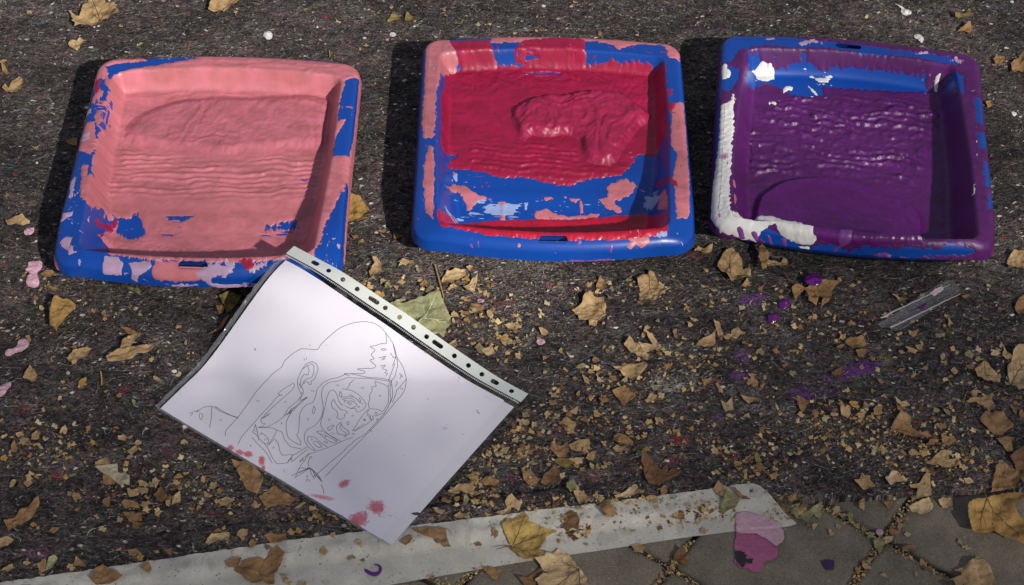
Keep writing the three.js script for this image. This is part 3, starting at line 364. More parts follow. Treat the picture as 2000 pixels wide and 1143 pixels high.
const tray2 = makeTray({
  label: 'blue plastic paint tray smeared with crimson paint, between the salmon tray and the purple tray', px: Z2, pose: [0.04283, -1.55264, -0.01083], floor: rampFloor, seed: 9.7, plastic,
  layers: [
    { name: 'paint_smear', mat: M_PINK, t: 0.0006, edge: 0.002, label: 'salmon pink paint on the rim',
      on: [{ p: '118,92 180,72 224,84 262,190 252,248 190,238 166,330 155,520 108,530 98,450 108,330 112,200', amp: 0.002 }, { p: '132,556 152,562 158,700 150,886 118,860 106,760 108,640', amp: 0.0014 }, { p: '420,60 700,50 900,55 1200,96 1262,122 1254,176 1206,166 1180,112 1090,106 1032,112 980,130 955,108 900,98 700,84 550,96 400,102', amp: 0.002 }, { p: '1216,372 1276,362 1286,500 1300,700 1296,880 1240,886 1232,800 1220,700 1240,600 1214,560', amp: 0.0014 },
        { p: '200,735 240,730 290,740 340,775 402,798 345,812 318,850 300,855 300,820 258,765', amp: 0.0016 }, { p: '890,800 930,790 925,740 1010,705 1062,736 1040,780 960,812 1000,858 985,862 920,840', amp: 0.002 }, { p: '430,812 475,810 476,896 448,896 452,830', amp: 0.0007 }, { p: '640,792 684,784 690,800 652,806', amp: 0.001 }, { p: '738,790 812,796 796,808 790,828 770,806', amp: 0.0016 }, { p: '606,850 660,844 700,866 760,876 812,870 900,864 880,890 700,892 606,890', amp: 0.0018 }, { p: '806,806 816,806 826,860 808,866' }, { p: '1014,964 1060,950 1112,948 1118,990 1086,1012 1060,990 1040,1014 1010,1006 1030,990', amp: 0.0018 }, { p: '240,672 256,684 250,710 236,700' }, { p: '1170,765 1200,760 1195,850 1150,848', amp: 0.0016 }, { p: '186,100 222,96 264,190 250,240 196,236', amp: 0.002 }] },
    { name: 'paint_coat', mat: M_CRIM, t: 0.0009, edge: 0.003, label: 'crimson paint coat',
      on: [{ p: '222,96 300,88 402,86 424,150 440,200 556,204 500,160 520,120 552,92 680,76 828,84 832,208 880,196 960,182 1100,190 1192,186 1196,340 1196,500 1150,600 1060,612 1030,660 990,690 840,712 760,740 700,736 560,704 470,708 400,690 300,666 214,652 244,600 185,566 184,400 186,330 210,240 272,218', amp: 0.0022 }, { p: '1125,712 1180,708 1240,725 1240,745 1150,748', amp: 0.0018 }, { p: '1200,370 1236,364 1230,395 1206,410', amp: 0.001 }, { p: '1204,310 1222,300 1218,330 1204,336', amp: 0.0008 }],
      off: [{ p: '530,160 600,150 620,175 560,196', amp: 0.002, dry: 0.004, dir: 1 }, { p: '742,150 790,156 780,168 742,164', amp: 0.0014 }, { p: '1040,604 1100,596 1110,640 1050,650', amp: 0.003, dry: 0.006, dir: 1 }, { p: '214,600 262,596 250,612 220,612', amp: 0.002, dry: 0.004 }, { p: '560,236 730,232 720,246 560,252', amp: 0.001, dry: 0.006, dir: 1 }],
      area: [{ p: '300,540 420,520 540,540 800,560 820,640 960,660 1010,610 1050,640 1040,690 840,715 740,740 560,700 400,690 300,650' }, { p: '222,96 402,86 430,200 560,204 552,92 828,84 835,205 960,182 1190,188 1190,330 700,320 190,330 272,218' }],
      relief: (u, v, ar) => { const k = sstep(0, 0.008, inArea(ar[0], u, v)), w = sstep(0, 0.008, inArea(ar[1], u, v)); return k * (comb(u, v, 0.0078, 0.0026, 0.005, 2.4, -0.03) + 0.0008 * fbm(u * 180, v * 220, 3, 6.1)) + w * 0.0020 * Math.max(0, swirl(u, v, 50, 11.6) - 0.5) + 0.0007 * Math.max(0, swirl(u, v, 70, 26.6) - 0.3); } },
    { name: 'paint_smear', mat: M_RED, t: 0.0012, edge: 0.004, label: 'red paint along the trough', on: [{ p: '168,850 240,880 420,894 600,890 760,892 900,880 1100,862 1200,852 1200,960 1000,980 700,985 400,960 180,920', amp: 0.0014 }], relief: (u, v) => 0.0012 * Math.max(0, fbm(u * 40, v * 90, 3, 12.2)) },
    { name: 'paint_smear', mat: M_PALE, t: 0.0002, edge: 0.002, label: 'thin pale dried smears', on: [{ p: '350,812 430,815 540,818 530,880 470,884 380,866', amp: 0.0016, dry: 0.007, dir: 1 }, { p: '1088,764 1160,754 1168,800 1120,856 1088,840', amp: 0.002, dry: 0.006, dir: 1 }, { p: '556,815 576,810 580,845 560,850', amp: 0.001, dry: 0.002 }, { p: '200,830 320,850 420,880 300,876 200,846', amp: 0.0016, dry: 0.006, dir: 1 }, { p: '1140,950 1198,940 1196,974 1150,970', amp: 0.001, dry: 0.003 }, { p: '232,680 262,690 256,720 236,718', amp: 0.001, dry: 0.003 }] },
    { name: 'paint_smear', mat: M_VIOLET, t: 0.0004, edge: 0.001, label: 'violet streak along the near lip', on: [{ p: '690,1076 760,1066 860,1068 950,1058 1010,1066 900,1082 720,1090', amp: 0.0016 }, { p: '938,1004 952,992 956,1030 944,1034', amp: 0.0006 }, { p: '310,992 320,990 322,1014 312,1010' }, { p: '344,980 350,978 356,1010 350,1012' }, { p: '795,975 815,970 818,995 798,998' }, { p: '1060,740 1070,738 1072,752 1060,752' }] },
    { name: 'paint_fleck', mat: wet('#5b1f52', 0.5), t: 0.0001, edge: 0.0008, label: 'dark thin streaks in the crimson paint', on: flecks(311, 130, [[200, 260, 760, 330, 0.05], [560, 215, 1180, 330, 0.05], [190, 330, 480, 520, 0.2], [1000, 560, 1180, 700, 0.1], [180, 200, 215, 620, 1.6], [1130, 200, 1195, 600, 1.6]], 9) },
    { name: 'paint_fleck', mat: M_CRIM, t: 0.0002, edge: 0.0006, label: 'crimson dry-brush streaks', on: flecks(312, 170, [[230, 640, 1100, 740, 0.1], [430, 100, 560, 210, 1.4], [830, 110, 1190, 200, 0.1], [1180, 300, 1250, 640, 1.6], [190, 850, 1190, 890, 0.05]], 7) },
    { name: 'paint_fleck', mat: M_PINK, t: 0.0002, edge: 0.0006, label: 'pink dry-brush streaks', on: flecks(313, 150, [[100, 300, 170, 880, 1.7], [200, 720, 420, 880, 0.3], [880, 700, 1080, 880, -0.5], [400, 60, 1240, 120, 0.05], [1200, 180, 1300, 880, 1.6], [1000, 940, 1130, 1010, 1.2], [600, 780, 840, 880, 0.6]], 6) },
    { name: 'paint_fleck', mat: M_PALE, t: 0.0001, edge: 0.0006, label: 'pale streaks on the blue', on: flecks(314, 120, [[190, 800, 560, 885, 0.1], [1060, 740, 1190, 860, -0.3], [560, 800, 900, 880, 0.1], [1150, 900, 1290, 1000, 0.5], [100, 130, 160, 240, 1.5]], 6) },
    { name: 'paint_heap', mat: M_CRIMB, t: 0.0005, edge: 0.009, label: 'heap of thick crimson paint',
      on: [{ p: '490,426 500,395 540,370 590,352 640,336 740,334 800,322 850,316 900,318 960,322 1040,350 1080,385 1130,430 1120,455 1080,480 1030,540 1000,590 970,640 935,655 880,650 830,636 806,600 802,540 770,520 720,516 690,524 640,528 590,520 560,545 530,532 506,486', amp: 0.0008 }],
      relief: (u, v, ar, m) => 0.0052 + 0.0022 * sstep(0.004, 0.022, m) + 0.0030 * Math.max(-0.2, swirl(u, v * 0.8, 44, 7.4) - 0.25) * sstep(0.0, 0.01, m) + 0.0012 * fbm(u * 90, v * 50, 2, 1.9) },
    { name: 'paint_spatter', mat: M_RED, t: 0.0003, edge: 0.0005, label: 'fine red spatter on the near rim', on: (() => { const r = rng(44), o = []; for (let k = 0; k < 44; k++) { const x = 90 + r() * 560, y = 880 + r() * 150, q = 2 + r() * r() * 5; o.push({ p: `${x - q},${y} ${x},${y - q} ${x + q},${y} ${x},${y + q}`, amp: 0.0003 }); } for (const [x, y] of [[185, 955], [262, 935], [85, 885], [370, 742], [400, 742], [700, 740], [250, 640], [1205, 640], [1258, 652], [1140, 905]]) o.push({ p: `${x - 6},${y} ${x},${y - 6} ${x + 6},${y} ${x},${y + 6}`, amp: 0.0004 }); return o; })() },
    { name: 'paint_spatter', mat: M_PINK, t: 0.0003, edge: 0.0005, label: 'pink spatter', on: (() => { const r = rng(45), o = []; for (let k = 0; k < 26; k++) { const x = 380 + r() * 800, y = 960 + r() * 90, q = 2 + r() * r() * 5; o.push({ p: `${x - q},${y} ${x},${y - q} ${x + q},${y} ${x},${y + q}`, amp: 0.0003 }); } o.push({ p: '522,1002 534,992 544,1002 534,1012', amp: 0.0004 }, { p: '1240,778 1262,770 1278,786 1258,796', amp: 0.0004 }); return o; })() },
  ],
});
const tray3 = makeTray({
  label: 'blue paint tray coated in dark purple paint, white paint on one rim corner', px: Z3, pose: [0.38765, -1.56199, 0.09384], floor: deepFloor, flip: true, seed: 15.1, plastic,
  layers: [
    { name: 'paint_coat', mat: M_PURP, t: 0.0009, edge: 0.003, label: 'dark purple paint coat', on: [{ all: 1 }],
      off: [{ p: '90,60 300,60 500,85 640,100 760,112 900,135 1060,150 1170,176 1170,200 1050,180 960,160 850,158 760,150 600,124 500,118 440,124 330,110 260,118 190,132 160,180 104,196 100,120', amp: 0.003 },
        { p: '236,146 276,140 290,196 340,204 400,218 440,196 472,188 472,150 490,142 496,186 560,216 640,208 700,212 800,226 900,226 1020,250 1034,320 900,320 800,312 680,306 560,300 564,338 480,340 420,332 380,300 300,280 214,266 236,215', amp: 0.0025 }, { p: '104,196 160,204 192,222 190,262 166,300 140,322 120,300 108,334 90,334', amp: 0.002 }, { p: '84,350 104,350 102,600 88,700 60,700', amp: 0.001 },
        { p: '1244,342 1276,346 1290,400 1284,462 1250,452', amp: 0.0016 }, { p: '1254,500 1312,496 1322,592 1288,560 1270,592', amp: 0.002 }, { p: '1284,622 1330,640 1354,782 1320,740 1290,742', amp: 0.002 }, { p: '1308,770 1360,780 1358,832 1330,832 1300,852', amp: 0.0016 }, { p: '1130,240 1196,250 1196,330 1100,330', amp: 0.002 },
        { p: '516,1000 600,992 640,1010 690,1032 760,1000 850,1014 960,1008 1100,1012 1130,988 1180,996 1260,1022 1262,1050 1130,1050 1000,1064 800,1052 700,1056 520,1030', amp: 0.003 }, { p: '240,920 340,912 450,1000 500,1000 520,1030 300,1010 270,960', amp: 0.0014 }],
      area: [{ p: '190,340 420,330 700,330 1000,350 1130,380 1080,520 1040,640 980,780 850,770 700,715 540,700 400,715 300,765 230,770 190,640' }],
      relief: (u, v, ar) => { const k = sstep(0, 0.014, inArea(ar[0], u, v)); return k * (comb(u, v, 0.0135, 0.0044, 0.013, 5.2, -0.1) + comb(u, v, 0.0062, 0.0008, 0.006, 9.2) + 0.0007 * Math.max(0, fbm(u * 130, v * 200, 3, 7.7))) + 0.0006 * fbm(u * 180, v * 180, 2, 17.7) + 0.0002; } },
    { name: 'paint_pool', mat: M_PURP2, t: 0.0003, edge: 0.007, label: 'smooth pool of purple paint',
      on: [{ p: '250,850 268,800 300,772 350,738 400,720 470,708 540,704 620,710 700,726 780,752 850,780 920,806 975,840 1010,880 1022,930 1020,1000 700,1000 400,960 256,900', amp: 0.0004 }],
      relief: (u, v, ar, m) => 0.0068 + 0.0012 * Math.max(0, swirl(u * 0.45, v, 44, 8.4) - 0.45) },
    { name: 'paint_smear', mat: M_WHITE, t: 0.0009, edge: 0.003, label: 'thick white paint on the rim',
      on: [{ p: '112,376 134,368 158,356 160,330 170,328 172,360 166,440 168,500 160,560 158,640 150,740 152,850 200,876 262,894 330,896 400,916 480,930 520,955 542,972 500,1004 420,984 385,962 350,916 316,918 276,946 262,980 180,975 95,935 56,870 66,720 96,560', amp: 0.0018 }, { p: '234,202 290,194 336,192 350,212 348,262 320,272 276,268 258,240 272,214 240,214', amp: 0.0012 }, { p: '386,304 404,292 432,298 430,326 414,312 390,328', amp: 0.0009 }, { p: '480,240 540,250 604,236 602,286 560,284 520,270', amp: 0.002, dry: 0.006, dir: 1 }, { p: '112,196 138,188 136,208 158,232 150,256 116,262 108,236', amp: 0.0008 }, { p: '1066,262 1086,228 1094,236 1078,320 1058,326', amp: 0.0012, dry: 0.002 }, { p: '498,292 528,312 548,340 530,334' }, { p: '316,370 342,364 362,368 358,384 328,378', amp: 0.001, dry: 0.002 }, { p: '436,1008 500,1004 498,1028 460,1020', amp: 0.0009 }, { p: '1228,318 1248,312 1240,322' }, { p: '1248,540 1256,530 1256,554' }, { p: '1234,740 1250,728 1250,776 1236,784', amp: 0.001, dry: 0.003 }],
      relief: (u, v) => 0.0006 * Math.max(0, fbm(u * 70, v * 60, 2, 4.6)) },
    { name: 'paint_smear', mat: M_LILAC, t: 0.0003, edge: 0.001, label: 'pale lilac smears', on: [{ p: '456,90 540,84 556,100 500,106 460,118', amp: 0.002, dry: 0.002 }, { p: '958,150 1030,138 1040,150 960,156', amp: 0.0014, dry: 0.002 }, { p: '104,600 146,596 140,630 104,634', amp: 0.002, dry: 0.004 }, { p: '310,78 350,74 352,84 312,86', amp: 0.001 }, { p: '1246,90 1252,88 1252,96' }, { p: '1150,160 1190,180 1180,196 1140,180', amp: 0.002, dry: 0.003 }] },
    { name: 'paint_fleck', mat: M_PURP, t: 0.0002, edge: 0.0006, label: 'purple flecks on blue and white', on: flecks(321, 170, [[560, 200, 1030, 310, -0.6], [220, 140, 500, 260, 1.5], [110, 80, 1150, 160, 0.1], [520, 1000, 1250, 1050, 0.1], [100, 360, 165, 880, 1.7], [150, 870, 520, 960, 0.2], [1240, 340, 1350, 840, 1.6]], 4) },
    { name: 'paint_fleck', mat: M_WHITE, t: 0.0002, edge: 0.0006, label: 'white flecks', on: flecks(322, 70, [[470, 230, 620, 300, -0.6], [230, 190, 360, 280, 0.1], [160, 340, 180, 860, 1.6], [1000, 220, 1100, 330, 1.5], [300, 340, 660, 390, 0.2], [250, 880, 560, 1000, 0.2], [1220, 300, 1270, 800, 1.5]], 3) },
    { name: 'paint_fleck', mat: plastic, t: 0.0001, edge: 0.0006, label: 'blue plastic showing through', on: flecks(323, 90, [[560, 180, 1180, 240, 0.2], [110, 180, 200, 330, 1.5], [640, 995, 1260, 1050, 0.1], [1230, 320, 1330, 860, 1.6], [230, 140, 500, 200, 0.2]], 5) },
    { name: 'paint_drip', mat: M_VIOLET, t: 0.0012, edge: 0.002, label: 'violet paint drips over the rim', on: [{ p: '176,918 198,912 208,930 198,964 184,972 170,960', amp: 0.0004 }, { p: '240,940 256,932 268,940 262,980 244,984', amp: 0.0004 }, { p: '306,954 318,948 326,960 322,1000 306,1000', amp: 0.0004 }, { p: '372,970 386,962 398,974 390,1010 372,1008', amp: 0.0004 }, { p: '630,965 700,956 690,980 650,1010 626,1036 610,1030 640,990', amp: 0.001 }, { p: '815,1040 860,1034 900,1050 890,1066 830,1058', amp: 0.0012 }] },
    { name: 'paint_smear', mat: M_PINK, t: 0.0004, edge: 0.001, label: 'pink specks on the inner wall', on: [{ p: '164,716 172,712 174,750 166,756' }, { p: '166,784 176,776 178,810 168,826' }, { p: '96,868 110,866 114,886 104,892', amp: 0.0006 }, { p: '112,600 140,612 120,630', amp: 0.001, dry: 0.002 }] },
  ],
});
// ---------------------------------------------------------------- drawing in a clear plastic sleeve, one corner up on the salmon tray
const SH = { cx: -0.17229, cz: -1.19583, th: 0.57952, w: 0.306, d: 0.236 };
const bendTable = (() => { const z0 = -1.222, z1 = -1.334, H = 0.0565, t = []; let s = 0, pz = z0, py = 0; for (let k = 0; k <= 400; k++) { const z = z0 - k * 0.0005, y = H * sstep(z0, z1, z) ; s += Math.hypot(z - pz, y - py); pz = z; py = y; t.push([s, z, y]); } return { z0, t }; })();
function bent(flatZ) { const s = bendTable.z0 - flatZ; if (s <= 0) return [flatZ, 0]; const t = bendTable.t; let k = 1; while (k < t.length - 1 && t[k][0] < s) k++; const f = (s - t[k - 1][0]) / (t[k][0] - t[k - 1][0]); return [lerp(t[k - 1][1], t[k][1], f), lerp(t[k - 1][2], t[k][2], f)]; }
function onSheet(s, t, lift) { // s along the punched edge from its upper end, t away from it
  const u = s - SH.w / 2, v = t - SH.d / 2, c = Math.cos(SH.th), q = Math.sin(SH.th), x = SH.cx + u * c - v * q, z = SH.cz + u * q + v * c, [bz, by] = bent(z);
  const wave = 0.0011 * fbm(s * 16 + 3, t * 16, 2, 5.5) + 0.0016 * Math.exp(-(((s - 0.03) * 0.8 + (t - 0.16) * 0.6) ** 2) / 0.0004);
  return [x, 0.0030 + by + wave + lift, bz];
}
const toSheet = (px, py) => { const q = at(px, py, 0.004), c = Math.cos(SH.th), s = Math.sin(SH.th), dx = q.x - SH.cx, dz = q.z - SH.cz; return [dx * c + dz * s + SH.w / 2, -dx * s + dz * c + SH.d / 2]; };
const project = (x, y, z) => { const v = new THREE.Vector3(x, y, z).sub(camera.position), d = v.dot(CAM.f); return [PW / 2 + FOCAL * v.dot(CAM.r) / d, PH / 2 - FOCAL * v.dot(CAM.u) / d]; };
function sheetGrid(s0, s1, t0, t1, step, lift, mask) { // lift: number or (s, t) -> number
  const nu = Math.round((s1 - s0) / step) + 1, nv = Math.round((t1 - t0) / step) + 1, m = new Float32Array(nu * nv), f = typeof lift === 'number' ? () => lift : lift;
  const st = (i, j) => [s0 + (s1 - s0) * i / (nu - 1), t0 + (t1 - t0) * j / (nv - 1)];
  for (let j = 0; j < nv; j++) for (let i = 0; i < nu; i++) m[j * nu + i] = mask ? mask(...st(i, j)) : 1;
  return cutGrid(nu, nv, m, (i, j) => { const [s, t] = st(i, j); return onSheet(s, t, f(s, t)); }, (i, j) => { const [s, t] = st(i, j); return [(s - s0) / (s1 - s0), (t - t0) / (t1 - t0)]; });
}
const FS0 = 0.0064, FS1 = 0.2895, FT0 = 0.0215, FT1 = 0.2340; // the upper sheet of paper
const drawingTex = (() => {
  const W = 2048, H = Math.round(W * (FT1 - FT0) / (FS1 - FS0)), c = canvas(W, H), g = c.getContext('2d'), r = rng(9);
  g.fillStyle = '#e9e5f0'; g.fillRect(0, 0, W, H);
  const map = ([x, y]) => { const [s, t] = toSheet(x, y); return [(s - FS0) / (FS1 - FS0) * W, (t - FT0) / (FT1 - FT0) * H]; };
  const mm = W / 285;
  for (let k = 0; k < 9000; k++) { g.fillStyle = `rgba(${r() < 0.5 ? '210,208,216' : '246,245,248'},.35)`; g.fillRect(r() * W, r() * H, 1 + r() * 4, 1 + r() * 3); }
  g.strokeStyle = '#1b1922'; g.lineWidth = 0.46 * mm; g.lineJoin = g.lineCap = 'round';
  const line = (text, k = 3.81, ox = 420, oy = 640) => { const p = P(text, k, ox, oy).map(map); g.beginPath(); g.moveTo(...p[0]); for (let i = 1; i + 1 < p.length; i++) { const a = p[i - 1], b = p[i], c = p[i + 1], f = 0.28; g.lineTo(lerp(b[0], a[0], f), lerp(b[1], a[1], f)); g.quadraticCurveTo(b[0], b[1], lerp(b[0], c[0], f), lerp(b[1], c[1], f)); } g.lineTo(...p[p.length - 1]); g.stroke(); };
  for (const t of ['75,808 80,765 170,670 240,575 300,485 360,420 430,350 500,310 520,275 580,235 650,206 710,210 770,214 800,180 860,140 940,92 1030,66 1110,57 1180,63 1240,85 1278,120 1330,175 1345,220 1355,255 1400,310 1425,385 1415,460 1385,510 1330,570 1260,660 1150,775 1060,862 960,960 820,1110',
    '1355,262 1362,300 1350,330 1340,370 1310,400 1320,470 1322,520 1300,570 1255,650 1150,760 1110,800 1060,828 1030,850 1010,872 990,880 950,930 880,985 760,1090', '0,590 75,635 130,660 175,670',
    '640,500 615,440 613,390 640,335 680,290 720,278 755,288 770,320 752,360 738,390 715,400 716,425 702,432 695,410 670,405 660,420', '632,440 640,380 665,350 692,360 702,330 690,308 712,288 738,300 736,340 720,375 680,385 662,400 645,440 632,455', '640,500 660,470 640,440 625,420', '650,320 672,312 690,296',
    '585,415 540,440 500,465 465,495 482,500 450,530 410,580 340,650 300,700 240,765 200,810 170,870', '588,420 590,440 575,465 500,530 420,600 380,640 340,682 345,712 372,715 358,732 320,745', '410,640 380,655 345,682 400,650',
    '686,522 640,550 590,600 540,640 480,690 430,720 390,740 320,745', '660,488 640,515 600,560 545,600 510,660 560,635 590,590', '570,600 540,650 560,620', '650,500 625,552 684,520',
    '686,522 620,580 560,640 530,700 528,760 542,820 580,850 635,878 640,860 605,795 622,780 626,700 632,640 650,605 680,575 730,560 750,510 756,465 800,415 850,388 920,375 970,355 960,350 1020,352 1060,360 1140,375 1240,380 1310,395',
    '800,560 790,510 800,450 840,412 920,400 960,385 980,376 1060,380 1140,380 1240,392 1300,402', '800,560 806,600 800,640 780,690 740,735 692,755 665,790 664,840 690,890 740,920 770,920 850,890 950,845 1022,818',
    '832,522 850,480 880,462 908,500 920,550 945,580 950,572', '832,522 815,600 800,660 783,720 800,760 850,800 940,850', '885,535 862,560 872,600 905,620 915,650 903,670 935,687 970,667 960,650 990,632 965,618 930,610 900,570 884,540',
    '950,458 1020,470 1080,510 1126,570 1110,608 1062,636 1040,600 1010,606', '930,478 922,515 960,520 1000,515 1030,520', '930,478 945,505 940,520', '955,540 985,550 1010,545 1040,560 1060,580', '985,560 1000,578 1016,570 1005,556 985,560', '968,585 1010,606 1050,585', '1000,500 1040,520 1080,560 1100,570', '1070,525 1085,545 1075,560 1064,540', '940,530 970,545 960,560', '960,530 1020,528 1044,550',
    '1035,388 1000,420 996,440 980,456', '1190,402 1200,440 1165,440 1170,470 1150,500 1152,540 1140,560 1146,600', '1190,402 1240,416 1290,440 1292,560 1250,632 1210,612 1150,604 1130,640', '1310,395 1300,470 1310,540 1290,590 1255,650', '1300,400 1290,440',
    '1140,610 1100,650 1060,710 1040,750 1020,770 1040,768 1100,742 1140,712 1170,690 1150,670 1130,650', '1130,640 1160,660 1150,690 1180,690 1170,660 1200,660 1250,640', '1190,630 1210,640 1200,650 1185,640', '1100,690 1110,680 1112,696', '1040,775 1075,740 1110,720',
    '935,705 900,740 912,790 950,802 1002,795 985,762 950,745 938,710', '940,720 925,745 950,770 980,790', '990,700 1000,712 990,728 978,714 990,700', '835,750 860,735 885,725 870,755 845,768 835,750', '735,588 748,605 735,645 722,630 735,588', '960,805 978,800 970,818 958,815',
    '755,775 790,770 850,800 915,845 880,862 820,830 785,800 755,775', '780,790 850,815 905,850', '690,812 740,815 800,870 835,888', '690,812 688,850 720,885 745,912', '730,850 760,850 798,890 770,896 728,862', '806,850 830,846 840,860 815,862',
    '300,722 290,760 275,780 300,790 330,830 385,885 430,980 460,1018 540,1010 570,960 620,930 682,892', '320,745 420,745 462,765 440,810 390,880', '462,765 500,780 512,830 560,890 640,905', '400,875 440,830 470,860 480,920 500,955 580,945 560,985', '340,800 345,780 400,830 390,870 365,860', '275,820 330,880 380,930 425,1010', '300,722 320,800 325,840', '540,1010 550,985 572,975 570,1005 620,960 690,905',
    '750,930 700,940 660,1000 650,1010 620,1060 600,1110', '700,940 640,985 626,1004 650,990', '570,1105 640,1070 705,1042 760,1090 800,1150', '590,1120 650,1085 700,1050', '622,1050 650,1045 690,1060', '705,1042 715,1090 740,1130', '700,1040 690,1010 710,960',
    '1278,120 1285,180 1240,178 1200,190 1155,195 1200,212 1162,240 1190,262 1150,270 1200,302 1185,318 1120,318 1050,322 1120,337 1110,350 1040,350 960,352 1000,365', '1240,210 1260,204 1280,212 1255,216 1240,210', '1225,258 1280,246 1240,268 1270,262', '1230,305 1275,298 1240,320 1285,330 1260,345 1285,350 1270,365', '1310,230 1330,260 1350,250 1330,290 1320,305', '1290,400 1320,330 1340,290', '1330,180 1340,220 1350,260', '1370,350 1390,360 1375,385', '1345,400 1358,412 1340,440', '1395,420 1380,440 1350,470 1345,500 1320,560', '1425,385 1395,420']) line(t);
  for (const t of ['165,605 205,590 215,582 250,578 275,598 340,622', '246,580 245,620 238,655', '203,605 212,606 214,618 206,628 200,615 203,605', '178,604 170,614', '196,594 190,600 205,596', '640,860 648,880 650,895', '590,800 610,810 640,850', '560,820 600,800 640,845', '610,812 620,835', '585,850 590,840 600,850']) line(t, 1.8436, 280, 480);
  // small area marks of the drawing
  g.lineWidth = 0.34 * mm;
  for (const [x, y] of [[310, 550], [520, 558], [488, 505], [490, 716], [690, 685], [905, 432], [1095, 452], [848, 688], [1018, 660], [434, 900], [368, 835], [40, 692], [258, 876], [715, 830], [820, 815], [1065, 590], [1385, 370], [1150, 770], [668, 266], [300, 206], [720, 475], [1230, 512], [650, 985], [706, 970], [735, 1105], [680, 1110], [1030, 795], [552, 640], [300, 770], [1112, 690], [1205, 688], [870, 790], [1385, 455]]) for (let k = 0; k < 2; k++) { const dx = (r() - 0.5) * 14 + k * 9, dy = (r() - 0.5) * 8; line(`${x + dx - 4},${y + dy - 6} ${x + dx + 2},${y + dy - 2} ${x + dx - 2},${y + dy + 6}`); }
  // paint stains on the paper
  const R = '203,78,92';
  const blot = (px, py, rx, ry, ang, col, n, al) => {
    const put = (ex, ey) => map([px + ex * Math.cos(ang) - ey * Math.sin(ang), py + ex * Math.sin(ang) + ey * Math.cos(ang)]), sd = r() * 50;
    if (col === R && n > 20) for (let q = 0; q < 3; q++) { const p = []; for (let k = 0; k < 70; k++) { const a = k / 70 * 6.283, d = (1.02 - 0.17 * q) * (0.95 + 0.5 * n2(Math.cos(a) * 1.6 + sd, Math.sin(a) * 1.6, q) + 0.4 * n2(Math.cos(a) * 6, Math.sin(a) * 6 + sd, q)); p.push(put(Math.cos(a) * d * rx, Math.sin(a) * d * ry)); } g.fillStyle = `rgba(${col},${al * 0.62})`; blobPath(g, p); g.fill(); }
    for (let k = 0; k < n; k++) { const t = r() * 6.283, d = Math.pow(r(), 0.5) * 1.25, [x, y] = put(Math.cos(t) * d * rx, Math.sin(t) * d * ry); g.fillStyle = `rgba(${col},${al * (0.3 + 0.6 * r())})`; g.beginPath(); const w = (0.2 + r() * r() * 0.8) * mm; g.ellipse(x, y, w, w * (0.5 + r() * 0.5), r() * 3, 0, 6.3); g.fill(); }
  };
  blot(449, 876, 8, 6, -0.5, R, 50, 0.55); blot(468, 884, 8, 5, 0.2, R, 40, 0.5); blot(484, 888, 9, 6, 0.1, R, 60, 0.6); blot(511, 900, 7, 9, 0, R, 70, 0.6); blot(514, 916, 4, 8, 0.1, R, 34, 0.6); blot(672, 945, 12, 6, -0.5, R, 90, 0.55); blot(630, 972, 26, 4, 0.2, R, 60, 0.35);
  blot(736, 992, 17, 13, 0.2, R, 190, 0.55); blot(736, 990, 8, 6, 0, '120,90,160', 40, 0.35); blot(700, 1016, 20, 14, -0.3, R, 240, 0.55); blot(690, 1024, 12, 9, 0, R, 90, 0.5); blot(722, 976, 8, 5, 0.8, R, 16, 0.4);
  const V = '104,44,140';
  blot(669, 1012, 4, 5, 0, V, 30, 0.8); blot(786, 1012, 4, 3, 0, V, 16, 0.7); blot(804, 1016, 4, 7, 0.3, V, 14, 0.7); for (let k = 0; k < 30; k++) { const t = k / 30; blot(806 - t * 38, 1022 + t * 36, 2, 2, 0, V, 2, 0.7); } blot(766, 1060, 6, 4, -0.8, V, 20, 0.7);
  blot(892, 742, 9, 4, 0.1, '150,90,180', 24, 0.5); blot(935, 805, 5, 2, 0.5, V, 14, 0.7); blot(873, 834, 7, 3, -0.5, '140,80,170', 20, 0.5); blot(832, 702, 4, 2, 0, '170,120,190', 10, 0.4); blot(556, 921, 4, 3, 0, '70,50,90', 14, 0.6); blot(525, 870, 30, 22, 0.6, '150,40,110', 30, 0.12); blot(955, 780, 10, 2, 0.4, '150,120,180', 12, 0.4);
  for (const [x, y] of [[836, 780], [788, 890], [498, 694], [608, 690], [640, 500 + 190], [845, 660], [905, 850], [720, 650], [762, 854], [690, 770], [900, 775]]) blot(x, y, 1.2, 1, 0, '60,50,64', 3, 0.7);
  const tx = canvasTex(c); tx.flipY = false; return tx;
})();
const paperMat = std([0.77, 0.75, 0.81], 0.85);
